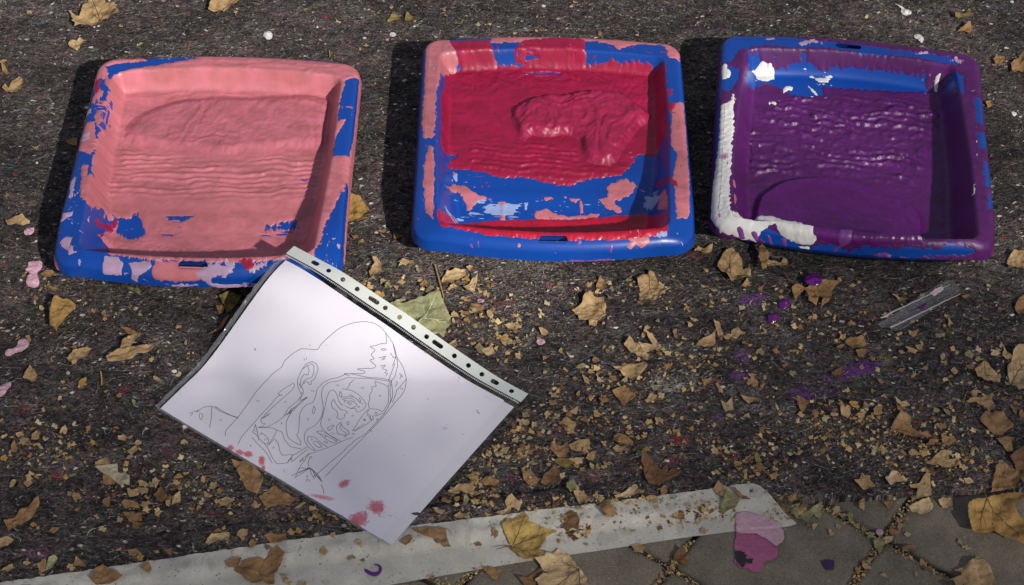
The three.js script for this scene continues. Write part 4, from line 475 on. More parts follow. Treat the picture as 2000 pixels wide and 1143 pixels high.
{
  const under = thing('paper_sheet', 'blank white paper sheet showing at one end of the sleeve beneath the drawing', 'paper');
  part('paper', sheetGrid(0.012, 0.3025, 0.0225, 0.2335, 0.004, 0.0007), paperMat, under);
  const top = thing('line_drawing', 'white paper with a thin black outline drawing of a head, stained with red paint', 'drawing');
  part('paper', sheetGrid(FS0, FS1, FT0, FT1, 0.003, 0.0014), std([1, 1, 1], 0.85, { map: drawingTex }), top);
  const sl = thing('plastic_sleeve', 'clear plastic punched pocket holding a line drawing, one corner resting on the salmon paint tray', 'plastic sleeve');
  const film = new THREE.MeshPhysicalMaterial({ color: 0xffffff, roughness: 0.045, transmission: 1, thickness: 0, ior: 1.45, side: THREE.DoubleSide });
  part('front_film', sheetGrid(0, 0.306, 0.0165, 0.236, 0.0025, (s, t) => 0.0022 + 0.0011 * Math.max(0, fbm(s * 45, t * 30, 3, 2.9)) + (s < 0.006 ? 0.0014 * Math.abs(n2(t * 120, s * 300)) : 0) + 0.0006 * sstep(0.024, 0.016, t)), film, sl);
  const weld = new THREE.MeshPhysicalMaterial({ color: 0xf2f4f6, roughness: 0.22, transmission: 0.85, thickness: 0, ior: 1.45, side: THREE.DoubleSide });
  part('welded_edge', sheetGrid(0.0002, 0.0052, 0.0165, 0.236, 0.0009, (s, t) => 0.0026 + 0.0012 * n2(t * 110, s * 240) + 0.0005 * n2(t * 300, s * 400), (s, t) => 0.0026 - Math.abs(s - 0.0029) + 0.0012 * n2(t * 160, 4.4)), weld, sl);
  part('welded_edge', sheetGrid(0.004, 0.3055, 0.2338, 0.2364, 0.0012, 0.0016), weld, sl);
  // punched strip
  const holes = []; for (const [x, y, slot] of [[611, 523, 1], [635, 540], [662, 558], [690, 577], [722, 600, 2], [745, 614], [772, 632], [800, 650], [827, 667], [849, 681, 2], [883, 702], [912, 719], [939, 735], [965, 750, 1], [997, 768]]) { let best = [1e9, 0]; for (let s = 0; s < 0.306; s += 0.0004) { const q = project(...onSheet(s, 0.0077, 0.0024)), d = (q[0] - x) ** 2 + (q[1] - y) ** 2; if (d < best[0]) best = [d, s]; } holes.push([best[1], slot ? 0.0022 + (slot > 1 ? 0.002 : 0) : 0]); }
  const hs = (s, t) => { let m = Math.min(s - 0.001, 0.3055 - s, t - 0.0008, 0.0145 - t); for (const [c, e] of holes) m = Math.min(m, Math.hypot(Math.max(Math.abs(s - c) - e, 0), t - 0.0077) - (e > 0.003 ? 0.0024 : 0.0026)); return m; };
  part('punched_strip', sheetGrid(0, 0.306, 0, 0.015, 0.00075, 0.0027, hs), std('#d0d5d2', 0.45), sl);
  const bits = [], seam = new THREE.BoxGeometry(0.0011, 0.0003, 0.0016); for (let s = 0.003; s < 0.304; s += 0.0021) { const p = onSheet(s, 0.0168, 0.0029), g = seam.clone(); g.rotateY(-SH.th); g.translate(...p); bits.push(g); }
  const w = part('weld_seam', mergeGeometries(bits), std('#cfd2d2', 0.4), sl); w.userData.kind = 'stuff';
}
// ---------------------------------------------------------------- tape along the edge of the felt
const tapePoly = [...P('-420,1208 0,1142 200,1113 400,1084 560,1060 760,1036 900,1020 1060,1000 1200,984 1300,970 1400,957 1468,947 1484,952 1500,968 1524,990 1558,1020 1536,1026 1440,1034 1330,1048 1200,1068 1110,1081 1000,1098 740,1143 500,1178 0,1255 -420,1320')].map(([x, y]) => { const q = at(x, y, -0.002); return [q.x, q.z]; });
function tapeY(x, z) { const e = edgeZ(x), t = z - e, f = feltY(x, Math.min(z, e)) + 0.0010; return lerp(f, SLAB + 0.0010, sstep(-0.002, 0.012, t)) + 0.0006 * Math.max(0, fbm(x * 30, z * 60, 3, 19)) + 0.0012 * Math.exp(-(((t + 0.001) / 0.003) ** 2)) * (0.5 + n2(x * 30, 2.2)) * 0.7; }
const tapeTex = (() => {
  const S = 1024, c = canvas(S, S), g = c.getContext('2d'), im = g.createImageData(S, S), r = rng(61);
  for (let j = 0; j < S; j++) for (let i = 0; i < S; i++) { const v = 196 + 30 * fbm(i / 70, j / 70, 4, 3.3) + 14 * fbm(i / 8, j / 8, 2, 6.3) + (r() - 0.5) * 20, o = (j * S + i) * 4; im.data[o] = v; im.data[o + 1] = v * 0.985; im.data[o + 2] = v * 0.93; im.data[o + 3] = 255; }
  g.putImageData(im, 0, 0);
  for (let k = 0; k < 1500; k++) { g.fillStyle = ['rgba(110,84,54,.55)', 'rgba(70,62,56,.6)', 'rgba(196,150,120,.3)', 'rgba(90,80,70,.25)'][(r() * 4) | 0]; g.beginPath(); g.ellipse(r() * S, r() * S, 1 + r() * r() * 5, 1 + r() * 2, r() * 3, 0, 6.3); g.fill(); }
  for (let k = 0; k < 110; k++) { g.fillStyle = `rgba(${r() < 0.6 ? '112,102,86' : '206,176,160'},.14)`; g.beginPath(); g.ellipse(r() * S, r() * S, 10 + r() * 40, 5 + r() * 16, r() * 3, 0, 6.3); g.fill(); }
  for (let k = 0; k < 900; k++) { g.strokeStyle = `rgba(${r() < 0.6 ? '235,233,228' : '120,112,104'},.3)`; g.lineWidth = 0.8; const x = r() * S, y = r() * S, a = r() * 6.3, L = 4 + r() * 18; g.beginPath(); g.moveTo(x, y); g.lineTo(x + Math.cos(a) * L, y + Math.sin(a) * L); g.stroke(); }
  return canvasTex(c);
})();
function sheetOf(poly, cell, yOf, amp = 0.0004, sd = 1, uvk = 4) { // a thin sheet cut to an outline, lying on yOf
  const b = bounds(poly, 0.001), nu = Math.max(6, Math.ceil((b[2] - b[0]) / cell) + 1), nv = Math.max(6, Math.ceil((b[3] - b[1]) / cell) + 1), m = new Float32Array(nu * nv), xz = (i, j) => [lerp(b[0], b[2], i / (nu - 1)), lerp(b[1], b[3], j / (nv - 1))];
  for (let j = 0; j < nv; j++) for (let i = 0; i < nu; i++) { const [x, z] = xz(i, j); m[j * nu + i] = -sdPoly(poly, x, z) + amp * (1.6 * fbm(x * 420, z * 420, 2, sd) + 1.0 * n2(x * 150, z * 150, sd + 2)); }
  return cutGrid(nu, nv, m, (i, j) => { const [x, z] = xz(i, j); return [x, yOf(x, z, m[j * nu + i]), z]; }, (i, j) => { const [x, z] = xz(i, j); return [x * uvk, z * uvk]; });
}
solo('masking_tape', sheetOf(tapePoly, 0.0035, tapeY, 0.0003, 3, 3.4), std([1, 1, 1], 0.9, { map: tapeTex, bumpMap: tapeTex, bumpScale: 0.0004 }), 'wide strip of dirty white paper tape along the front edge of the felt', 'tape');
const inTape = (x, z) => sdPoly(tapePoly, x, z) < 0;
const restY = (x, z) => (inTape(x, z) ? tapeY(x, z) : groundY(x, z));
// ---------------------------------------------------------------- dried paint on the ground
const M_PINKISH = std('#d9a9bb', 0.6), M_MAG = wet('#b5658f', 0.55), M_PALEPINK = wet('#d3b0bf', 0.6), M_DKP = std('#3d2350', 0.6), M_WHT = std('#d8d6d2', 0.6), M_PDROP = wet('#6f2186', 0.18);
function spot(name, label, cat, text, z, mat, h, group, sm = 1, y0 = 0.0015) {
  const poly = smoothPoly(P(text, ...z), sm).map(([x, y]) => { const q = at(x, y, 0.002); return [q.x, q.z]; }), cx = poly.reduce((a, p) => a + p[0], 0) / poly.length, cz = poly.reduce((a, p) => a + p[1], 0) / poly.length;
  const g = sheetOf(poly, 0.0008, (x, zz, m) => restY(x, zz) + y0 + h * Math.sqrt(clamp(m / 0.006)) + h * 0.2 * n2(x * 300, zz * 300) * sstep(0, 0.002, m), 0.0004, text.length); g.translate(-cx, 0, -cz);
  const o = solo(name, g, mat, label, cat, group); o.position.set(cx, 0, cz); return o;
}
const Z6 = [3.362, 1500, 480], Z5 = [3.362, 1000, 480], Z11 = [4.0825, 0, 480], Z8 = [3.332, 1500, 800], Z7 = [3.332, 1000, 800], ZR = [3.0086, 1650, 620], Z9 = [3.996, 0, 0], Z10 = [3.996, 500, 0], Z12 = [2.836, 0, 740], Z13 = [3.333, 400, 900], Z14 = [3.0075, 660, 340], ZT = [2.857, 1300, 0], ZV = [4.444, 700, 900], ZS = [3.81, 280, 490], ZB = [3.571, 1350, 640], ZL = [2.483, 0, 100], Z16 = [2.8575, 900, 600];
spot('paint_drop', 'large glossy purple paint drop sitting on a curled brown leaf', 'paint drop', '230,240 255,212 300,206 340,214 357,240 350,272 318,286 270,284 238,268', Z6, M_PDROP, 0.0032, undefined, 2, 0.0066);
spot('paint_drop', 'round glossy purple paint drop on the felt, the middle one of three', 'paint drop', '66,378 78,352 110,345 140,356 150,382 132,406 104,412 78,404', Z6, M_PDROP, 0.0034, undefined, 2);
spot('paint_drop', 'glossy purple paint drop on the felt, farthest of three from the purple tray', 'paint drop', '-6,470 10,444 45,438 76,450 74,480 50,502 16,508 -4,495', Z6, M_PDROP, 0.0032, undefined, 2);
spot('paint_spot', 'pale pink dried paint splash in two lobes beside the salmon tray corner', 'paint splash', '190,185 225,160 220,130 270,115 325,120 340,150 325,190 290,215 310,260 308,310 270,335 225,330 203,290 215,240 240,215', Z11, M_PINKISH, 0.0012);
spot('paint_spot', 'pale pink paint splash with an hourglass shape near two torn leaf bits', 'paint splash', '30,868 50,830 100,820 130,790 160,740 195,728 235,770 230,800 180,835 130,845 105,860 70,880', Z11, M_PALEPINK, 0.0012);
spot('paint_spot', 'pale pink paint splash at the border below the hourglass splash', 'paint splash', '-20,1120 30,1095 60,1080 90,1085 85,1115 60,1145 20,1200 -20,1210', Z11, M_PALEPINK, 0.0012);
spot('paint_spot', 'small leaf-shaped mauve paint spot left of the salmon tray', 'paint splash', '110,870 130,852 160,850 168,868 150,892 122,890', ZL, M_PINKISH, 0.0008);
spot('paint_spot', 'white paint blob on the felt behind the salmon tray', 'paint splash', '52,272 75,240 105,238 132,262 120,296 96,308 70,296', Z10, M_WHT, 0.0012);
spot('paint_spot', 'white paint blob on the felt between the salmon and crimson trays', 'paint splash', '1040,268 1056,252 1082,254 1098,272 1080,288 1052,286', Z10, M_WHT, 0.0012);
spot('paint_spot', 'pinkish paint fleck next to the white blob between the trays', 'paint splash', '1002,300 1030,292 1046,302 1024,318', Z10, M_PALEPINK, 0.0006);
spot('paint_spot', 'white paint blob with a long thin tail behind the purple tray', 'paint splash', '1278,15 1330,42 1362,48 1378,66 1360,88 1326,88 1312,66 1320,48 1290,28', ZT, M_WHT, 0.0010);
spot('paint_spot', 'tattered white paint blob just behind the purple tray rim', 'paint splash', '1382,205 1394,186 1420,190 1445,212 1432,240 1416,230 1408,214', ZT, M_WHT, 0.0010);
spot('paint_spot', 'small oval white paint fleck at the far right of the felt', 'paint splash', '1920,10 1935,2 1948,10 1936,20', ZT, M_WHT, 0.0008);
spot('paint_spot', 'pink paint spot on the felt nearest the small yellow leaf bits', 'paint splash', '160,622 178,604 206,610 222,632 200,648 170,642', Z5, M_PALEPINK, 0.0010);
spot('paint_spot', 'pink oval paint spot on the felt near the pale green leaf', 'paint splash', '816,740 838,728 862,736 856,756 828,758', Z14, M_PALEPINK, 0.0010);
spot('paint_spot', 'small pink round paint spot on a paving slab', 'paint splash', '708,765 726,750 756,760 760,784 742,798 716,790', Z8, M_PALEPINK, 0.0012);
spot('paint_spot', 'dark purple square paint spot on a paving slab', 'paint splash', '350,962 392,950 436,956 440,990 428,1018 384,1020 366,990', Z8, M_DKP, 0.0006, undefined, 0);
spot('paint_spot', 'purple ring-shaped paint mark on the white tape', 'paint mark', '45,920 70,905 90,925 130,940 170,930 180,905 165,880 120,872 150,862 185,870 204,900 196,940 150,975 110,970 60,945', ZV, std('#5c2a78', 0.7), 0.0003, undefined, 1, 0.0008);
spot('paint_spot', 'white paint fleck beside the purple tray on its outer side', 'paint splash', '1404,410 1420,405 1434,416 1420,428', [2.286, 1360, 40], M_WHT, 0.0008);
{
  const f = thing('paint_flake', 'dried flake of pale pink and magenta paint film lying across tape and slab', 'paint flake');
  const mk = (name, text, mat, y, amp) => part(name, sheetOf(P(text).map(([x, q]) => { const w = at(x, q, -0.003); return [w.x, w.z]; }), 0.001, (x, z) => restY(x, z) + y + 0.0008 * fbm(x * 60, z * 60, 2, 8), amp, 5), mat, f);
  mk('pale_film', '1438,1003 1450,1001 1474,1003 1500,1010 1517,1023 1532,1038 1530,1058 1517,1066 1500,1052 1480,1043 1460,1041 1440,1040 1437,1022', M_PALEPINK, 0.0024, 0.0012);
  mk('magenta_film', '1438,1039 1462,1040 1480,1043 1500,1053 1518,1066 1521,1085 1508,1092 1495,1095 1490,1104 1484,1115 1470,1117 1460,1108 1445,1108 1434,1095 1440,1078 1434,1068', M_MAG, 0.0016, 0.0012);
  mk('dark_patch', '1436,1076 1452,1080 1462,1090 1474,1092 1468,1100 1456,1098 1450,1106 1440,1100', std('#2c2830', 0.8), 0.0026, 0.003);
}
const SHEETPX = P('583,498 1032,775 768,1072 300,797 440,640 542,504');
// ---------------------------------------------------------------- fallen leaves
const leafTex = (() => {
  const S = 512, c = canvas(S, S), g = c.getContext('2d'), im = g.createImageData(S, S), r = rng(17);
  for (let j = 0; j < S; j++) for (let i = 0; i < S; i++) { const f = fbm(i / 60, j / 60, 4, 5.5), q = fbm(i / 7, j / 7, 2, 2.5), v = 212 + 60 * f + 26 * q + (r() - 0.5) * 12, o = (j * S + i) * 4; im.data[o] = clamp(v, 0, 255); im.data[o + 1] = clamp(v * (0.985 + 0.05 * f), 0, 255); im.data[o + 2] = clamp(v * (0.95 + 0.12 * f), 0, 255); im.data[o + 3] = 255; }
  g.putImageData(im, 0, 0);
  for (let k = 0; k < 240; k++) { g.strokeStyle = `rgba(120,90,56,${0.14 + r() * 0.16})`; g.lineWidth = 0.8 + r(); let x = r() * S, y = r() * S, a = r() * 6.3; g.beginPath(); g.moveTo(x, y); for (let q = 0; q < 5; q++) { a += (r() - 0.5) * 1.1; x += Math.cos(a) * 14; y += Math.sin(a) * 14; g.lineTo(x, y); } g.stroke(); }
  for (let k = 0; k < 130; k++) { g.fillStyle = `rgba(${r() < 0.7 ? '86,58,30' : '40,28,18'},${0.25 + r() * 0.5})`; g.beginPath(); g.ellipse(r() * S, r() * S, 0.8 + r() * r() * 4, 0.8 + r() * 2, r() * 3, 0, 6.3); g.fill(); }
  return canvasTex(c);
})();
const leafMat = (hex) => std(hex, 0.78, { map: leafTex, bumpMap: leafTex, bumpScale: 0.0006 });
const LM = { tan: leafMat('#d0b083'), sand: leafMat('#dcc096'), brown: leafMat('#b38d62'), umber: leafMat('#8f6c49'), ochre: leafMat('#c69f5c'), yellow: leafMat('#cfb066'), green: leafMat('#c2c498'), moss: leafMat('#a8a376'), olive: leafMat('#a08d52'), cream: leafMat('#ded4b8'), dark: leafMat('#5b4129') };
const VM = { light: std('#d6bd8c', 0.8), dark: std('#6d4a28', 0.8), green: std('#d2d6a2', 0.8) };
function strip(pts, w, y) { // a vein or stem: a low ridge along points [x, z], y(x, z)
  const V = [], I = [];
  pts.forEach(([x, z], i) => { const a = pts[Math.max(0, i - 1)], b = pts[Math.min(pts.length - 1, i + 1)], dx = b[0] - a[0], dz = b[1] - a[1], l = Math.hypot(dx, dz) || 1, nx = -dz / l, nz = dx / l, k = w * (1 - 0.6 * i / (pts.length - 1)), h = y(x, z); V.push(x + nx * k, h, z + nz * k, x, h + k * 0.9, z, x - nx * k, h, z - nz * k); if (i) { const o = (i - 1) * 3; for (const q of [0, 1]) I.push(o + q, o + q + 3, o + q + 1, o + q + 1, o + q + 3, o + q + 4); } });
  return geom(V, I);
}
let leafSeed = 100;
function leaf(label, text, z, mat = 'tan', o = {}) {
  const sd = leafSeed++, r = rng(sd), Y = (o.lift ?? 0.0022), rest = o.rest ?? 0;
  const w = P(text, ...z).map(([x, y]) => { const q = at(x, y, rest + Y); return [q.x, q.z]; });
  const cx = w.reduce((a, p) => a + p[0], 0) / w.length, cz = w.reduce((a, p) => a + p[1], 0) / w.length, poly = w.map(([x, q]) => [x - cx, q - cz]), b = bounds(poly), size = Math.max(b[2] - b[0], b[3] - b[1]);
  const ca = o.axis ?? r() * 3.14, ax = Math.cos(ca), az = Math.sin(ca), amp = (o.curl ?? 0.10 + r() * 0.14) * size, half = size / 2;
  const base = restY(cx, cz);
  const yOf = (x, q, m = 0.01) => { const d = (x * ax + q * az) / half, e = (x * -az + q * ax) / half, y = Y + (o.dome ? amp * (1 - d * d) * 0.8 : amp * d * d * 0.75) + amp * 0.22 * e * n2(d * 1.3, e * 1.3, sd) + 0.085 * size * n2(x / size * 3.2, q / size * 3.2, sd + 3) + 0.03 * size * n2(x / size * 8, q / size * 8, sd + 5) + 0.010 * size * n2(x / size * 20, q / size * 20, sd + 6) + (o.rim ?? 0.05) * size * sstep(0.14 * size, 0, m) * (0.4 + n2(x / size * 4, q / size * 4, sd + 9)); return Math.max(base + y, restY(x + cx, q + cz) + 0.0012); };
  const cell = clamp(size / 46, 0.0008, 0.0022), g = sheetOf(poly, cell, yOf, Math.min(0.0011, size * 0.016), sd, 7); const uv = g.attributes.uv, ou = r(), ov = r(); for (let i = 0; i < uv.count; i++) uv.setXY(i, uv.getX(i) + ou, uv.getY(i) + ov);
  const t = thing(o.name ?? 'fallen_leaf', label, o.cat ?? 'leaf', [cx, 0, cz], o.group);
  const blade = part('blade', g, LM[mat], t);
  const loc = (s) => P(s, ...z).map(([x, y]) => { const q = at(x, y, rest + Y); return [q.x - cx, q.z - cz]; });
  const dens = (p, n = 10) => { const out = []; for (let i = 0; i + 1 < p.length; i++) for (let k = 0; k < n; k++) out.push([lerp(p[i][0], p[i + 1][0], k / n), lerp(p[i][1], p[i + 1][1], k / n)]); out.push(p[p.length - 1]); return out; };
  if (o.veins) for (const s of o.veins.split(';')) {
    const p = dens(loc(s)), keep = p.filter(([x, q]) => sdPoly(poly, x, q) < -0.0008); if (keep.length < 3) continue;
    const L = Math.hypot(keep[0][0] - keep[keep.length - 1][0], keep[0][1] - keep[keep.length - 1][1]);
    part('vein', strip(keep, clamp(size * 0.010, 0.0003, 0.0008), (x, q) => yOf(x, q, -sdPoly(poly, x, q)) + 0.0001), VM[o.vm ?? 'dark'], blade);
    const d0 = [keep[keep.length - 1][0] - keep[0][0], keep[keep.length - 1][1] - keep[0][1]], side = [];
    for (let f = 0.22, k = 0; f < 0.9; f += 0.13, k++) { const s0 = keep[Math.floor(f * keep.length)], sg = k % 2 ? 1 : -1, a = Math.atan2(d0[1], d0[0]) + sg * 0.75, pts = []; for (let q = 0; q < 8; q++) { const x = s0[0] + Math.cos(a - sg * q * 0.03) * L * 0.045 * q, y = s0[1] + Math.sin(a - sg * q * 0.03) * L * 0.045 * q; if (sdPoly(poly, x, y) > -0.001) break; pts.push([x, y]); } if (pts.length > 2) side.push(strip(pts, clamp(size * 0.005, 0.0002, 0.0004), (x, q) => yOf(x, q, -sdPoly(poly, x, q)) + 0.0001)); }
    if (side.length) { const m = part('side_veins', mergeGeometries(side), VM[o.vm ?? 'dark'], blade); m.userData.kind = 'stuff'; }
  }
  if (o.stem) { const p = dens(loc(o.stem), 6); part('stem', strip(p, 0.0009, (x, q) => Math.max(yOf(x, q, 0.002), restY(x + cx, q + cz) + 0.0012)), VM[o.vm ?? 'dark'], t); }
  return t;
}
const F = { group: 'torn leaf pieces scattered over the felt', name: 'leaf_piece', cat: 'leaf piece' };
// far side of the felt
leaf('large pale tan plane leaf with pointed lobes behind the salmon tray', '655,50 640,82 622,130 590,135 540,100 560,145 574,180 550,185 590,202 580,226 640,212 740,195 790,174 870,165 942,165 925,115 895,40 870,38 830,34 800,-20 700,-20', Z9, 'tan', { veins: '785,172 720,120;785,172 880,60;785,172 720,0;785,172 610,205', curl: 0.14, axis: 0.2 });
leaf('torn tan leaf cut off by the border with a stub of stem', '1640,50 1625,102 1700,100 1770,86 1790,60 1830,40 1880,18 1915,20 1910,-10 1900,-40 1700,-40', Z9, 'tan', { stem: '1750,60 1720,100 1690,128', veins: '1760,60 1900,0' });
leaf('small square tan leaf piece alone on the felt behind the salmon tray', '550,310 600,320 625,305 655,325 630,360 600,402 545,380 530,345', Z9, 'tan');
leaf('long narrow tan leaf curl beside a rounded leaf piece near the border', '10,512 40,520 60,560 85,600 70,606 40,580 20,560', Z9, 'brown');
leaf('rounded tan leaf piece with a notch near the border beside a narrow curl', '75,665 110,620 150,606 188,645 172,690 140,736 60,722 18,702 40,665 70,690', Z9, 'tan');
leaf('olive leaf wedge with a purple paint mark behind the trays', '1062,104 1142,122 1120,150 1020,170', Z10, 'olive');
leaf('small olive triangular leaf piece behind the trays, next to the wedge', '1175,98 1228,135 1220,168 1160,160', Z10, 'olive');
leaf('dull ochre leaf scrap behind the purple tray', '1612,66 1660,76 1702,60 1702,92 1650,96 1616,108', ZT, 'olive', F);
leaf('dry brown leaf twist behind the purple tray', '1622,178 1660,156 1694,136 1720,170 1718,196 1698,204 1684,180 1650,176', ZT, 'brown', { curl: 0.3 });
leaf('pointed brown leaf standing by the far corner of the purple tray at the border', '1925,360 1960,330 1996,300 2010,400 1960,400 1938,418', ZT, 'brown', { curl: 0.25 });
leaf('small lobed brown leaf piece off the far corner of the purple tray', '1828,330 1850,316 1890,320 1894,345 1866,368 1842,360', ZT, 'brown');
leaf('short dark leaf scrap in the shade beside the purple tray', '1290,362 1316,356 1328,376 1304,390', [2.286, 1360, 40], 'brown', F);
leaf('shaded tan leaf half under the salmon tray rim on its outer side', '318,438 350,424 376,426 372,460 340,458', ZL, 'brown');
leaf('wide tan leaf scrap with ragged ends left of the salmon tray', '28,830 60,806 92,800 110,796 128,816 148,828 110,846 82,838 40,856', ZL, 'tan');
leaf('small ochre leaf scrap in the shade left of the salmon tray', '146,456 166,468 184,462 188,480 168,478', ZL, 'tan', F);
leaf('tan scrap in two bits at the left border behind the mauve spot', '-6,50 20,38 36,42 28,54 4,56', ZL, 'tan', F);
// left of the sleeve
leaf('stiff folded ochre leaf standing alone below the salmon tray corner', '450,460 520,462 570,480 612,497 602,560 552,620 500,670 455,720 440,690 402,672 408,610 415,560', Z11, 'ochre', { curl: 0.34, axis: 2.3, dome: 1, veins: '415,600 520,560 605,500' });
leaf('flat tan leaf scrap pierced by two holes left of the sleeve', '545,895 580,850 640,828 690,820 730,826 700,895 650,905 600,930 550,926 530,898', Z11, 'tan');
leaf('long rolled tan leaf lying left of the sleeve', '850,905 900,882 980,852 1060,836 1150,820 1234,815 1225,850 1180,880 1130,895 1040,930 930,950 855,950', Z11, 'tan', { curl: 0.16, axis: 1.35, dome: 1, veins: '860,925 1040,880 1225,835' });
leaf('spindle-shaped tan leaf piece touching the long rolled leaf', '945,850 980,780 1060,715 1095,703 1092,760 1040,830 960,858', Z11, 'tan', { dome: 1, curl: 0.2, axis: 2.2 });
leaf('thin forked brown leaf scrap above the spindle-shaped piece', '955,650 1040,658 1085,690 1138,716 1120,722 1075,706 1020,702', Z11, 'brown');
leaf('kite-shaped tan leaf piece on the felt near the left border', '238,958 275,1000 300,1045 290,1085 250,1090 215,1060 180,1062 205,1005', Z11, 'tan');
leaf('tan leaf end sticking out under the salmon tray corner', '316,242 352,198 420,200 442,232 370,256', Z11, 'brown');
leaf('yellowish leaf piece peeping out under the middle of the salmon tray lip', '988,320 1100,340 1130,370 1110,390 1040,355', Z11, 'moss');
leaf('bent yellowish leaf scrap between splash and salmon tray', '365,325 392,298 410,330 470,345 440,372 410,352', Z11, 'olive');
leaf('tiny tan leaf curl above the pale pink splash, left one of a pair', '112,770 125,740 165,722 160,735 130,752', Z11, 'brown', F);
leaf('tan leaf curl on the edge of the pale pink hourglass splash', '200,725 235,722 250,760 236,785 222,755', Z11, 'brown', F);
leaf('small tan leaf square left of the sleeve near the twig', '625,1100 660,1074 702,1106 660,1142 620,1130', Z11, 'tan');
leaf('small pale leaf scrap near the sleeve edge', '1220,1040 1250,1045 1280,1065 1250,1080 1222,1062', Z11, 'sand', F);
leaf('olive shaded leaf between the salmon tray lip and the sleeve', '565,350 640,308 700,330 738,350 690,420 660,448 620,462 606,420 590,402', ZS, 'olive');
leaf('brown shaded leaf partly under the clear edge of the sleeve', '480,622 560,575 600,512 642,480 600,560 540,610', ZS, 'brown');
leaf('dark brown leaf piece in the shade beside the sleeve', '540,420 580,410 610,424 590,470 572,480 556,460', ZS, 'brown', F);
// between the sleeve and the crimson tray
leaf('brown leaf half hidden under the salmon tray beside its near right corner', '10,150 70,146 132,150 182,206 182,240 150,270 110,290 40,312 5,312', Z14, 'ochre', { veins: '20,240 100,225 180,235', curl: 0.16 });
leaf('small brown leaf tip below the leaf at the salmon tray corner', '15,308 38,320 68,372 15,392', Z14, 'brown');
leaf('pale green plane leaf with a light midrib tucked under the punched strip', '262,795 330,770 400,745 480,714 512,718 550,700 582,683 602,705 640,790 662,830 666,880 640,905 618,948 590,930 540,952 470,935 380,890 300,850', Z14, 'green', { rest: 0.002, lift: 0.0018, curl: 0.05, veins: '450,908 520,815 590,690;470,885 390,800;500,845 640,880', vm: 'green' });
leaf('narrow yellow-green curled leaf edge beside the pale green leaf', '270,782 330,755 392,732 398,750 340,775 285,788', Z14, 'green', { dome: 1, curl: 0.15 });
leaf('tan leaf piece like a flag near the dry twig', '610,622 640,575 690,566 747,560 756,596 700,620 650,656 608,642', Z14, 'tan');
leaf('curved tan leaf piece beside the flag-shaped piece', '735,675 790,625 824,613 802,690 770,702', Z14, 'sand', { curl: 0.3 });
leaf('round tan leaf scrap above the curved piece', '750,550 780,535 806,550 780,572', Z14, 'tan', F);
leaf('S-shaped tan leaf scrap above the punched strip', '183,575 215,530 203,505 226,503 260,535 246,590 212,600 216,626 194,628', Z14, 'tan', { curl: 0.2 });
leaf('smooth brown leaf tip on the felt right of the pale green leaf', '778,765 830,765 864,786 850,824 800,800', Z14, 'brown');
leaf('ragged tan leaf scrap below the pink spots', '835,1020 870,1022 900,1008 926,1056 880,1072 850,1050', Z14, 'sand');
leaf('rust tan double leaf scrap right of the punched strip', '930,962 960,950 985,950 1022,976 1050,985 1040,1000 970,1002', Z14, 'tan');
leaf('thin sandy leaf scrap near the rust double scrap', '972,892 1000,876 1060,888 1060,902 1010,912', Z14, 'sand');
leaf('crumpled sandy leaf scrap touching the punched strip', '652,1002 672,985 692,974 702,1010 672,1036', Z14, 'sand');
leaf('dark tan leaf sliver in the shade between two trays', '218,335 250,326 280,324 276,346', Z14, 'brown', F);
leaf('dark brown leaf sliver near the crimson tray corner', '325,345 350,352 378,372 330,384', Z14, 'umber', F);
leaf('yellow curled leaf scrap stained purple at the punched strip', '190,715 225,690 250,690 275,705 270,735 240,715 210,730', Z14, 'yellow', { curl: 0.3, rest: 0.002 });
// middle
leaf('broad tan leaf with rounded lobes lying alone below the crimson tray', '393,432 430,402 460,380 470,345 482,328 512,320 540,346 600,345 617,400 612,455 590,480 560,500 556,542 530,540 508,528 502,495 440,497 430,462', Z5, 'tan', { veins: '605,440 520,430 410,432;605,440 540,360;605,440 530,520', curl: 0.12 });
leaf('flat angular tan leaf with insect holes below the crimson tray', '810,203 860,204 882,200 905,170 938,190 970,250 1012,275 1010,312 950,342 940,372 850,392 835,350 840,290', Z5, 'tan', { veins: '895,180 905,280 860,385;905,280 1005,290', curl: 0.10 });
leaf('brown lobed leaf under the white corner of the purple tray', '1345,142 1370,90 1388,50 1440,28 1480,60 1512,95 1520,150 1562,152 1577,205 1540,210 1500,237 1440,247 1410,205 1365,172', Z5, 'tan', { veins: '1440,240 1430,130 1440,40;1440,230 1560,170;1435,190 1360,140', curl: 0.14 });
leaf('twisted brown leaf strip hanging down below the purple tray lip', '1570,-5 1650,40 1684,92 1666,178 1640,182 1622,120 1610,52', Z5, 'brown', { curl: 0.3, dome: 1 });
leaf('pale curled leaf strip next to the twisted brown strip', '0,95 40,102 85,112 98,86 112,84 131,106 122,132 60,134 0,128', Z6, 'tan', { curl: 0.2 });
leaf('small brown oval leaf piece midway below the crimson tray', '552,270 578,206 622,240 616,298 560,292', Z5, 'brown');
leaf('ragged tan leaf piece by the near corner of the crimson tray', '1195,40 1220,8 1260,20 1318,-4 1312,36 1270,66 1250,50', Z5, 'tan');
leaf('tan stem-end scrap beneath the leaf by the purple tray', '1505,262 1545,212 1566,240 1562,272', Z5, 'tan', F);
leaf('long flat tan leaf slab in the middle of the felt', '733,652 770,610 830,650 860,690 892,712 918,752 850,742 800,715 770,692', Z5, 'tan', { curl: 0.12 });
leaf('bent tan leaf strip over the long flat slab', '875,588 922,588 960,640 988,682 962,712 942,690 920,642', Z5, 'tan', { curl: 0.25 });
leaf('pale leaf fold beside the long flat slab', '828,640 880,640 935,655 942,684 900,696 868,702', Z5, 'sand');
leaf('slim upright tan leaf splinter above the long slab', '846,600 862,560 880,522 884,560 868,608', Z5, 'tan');
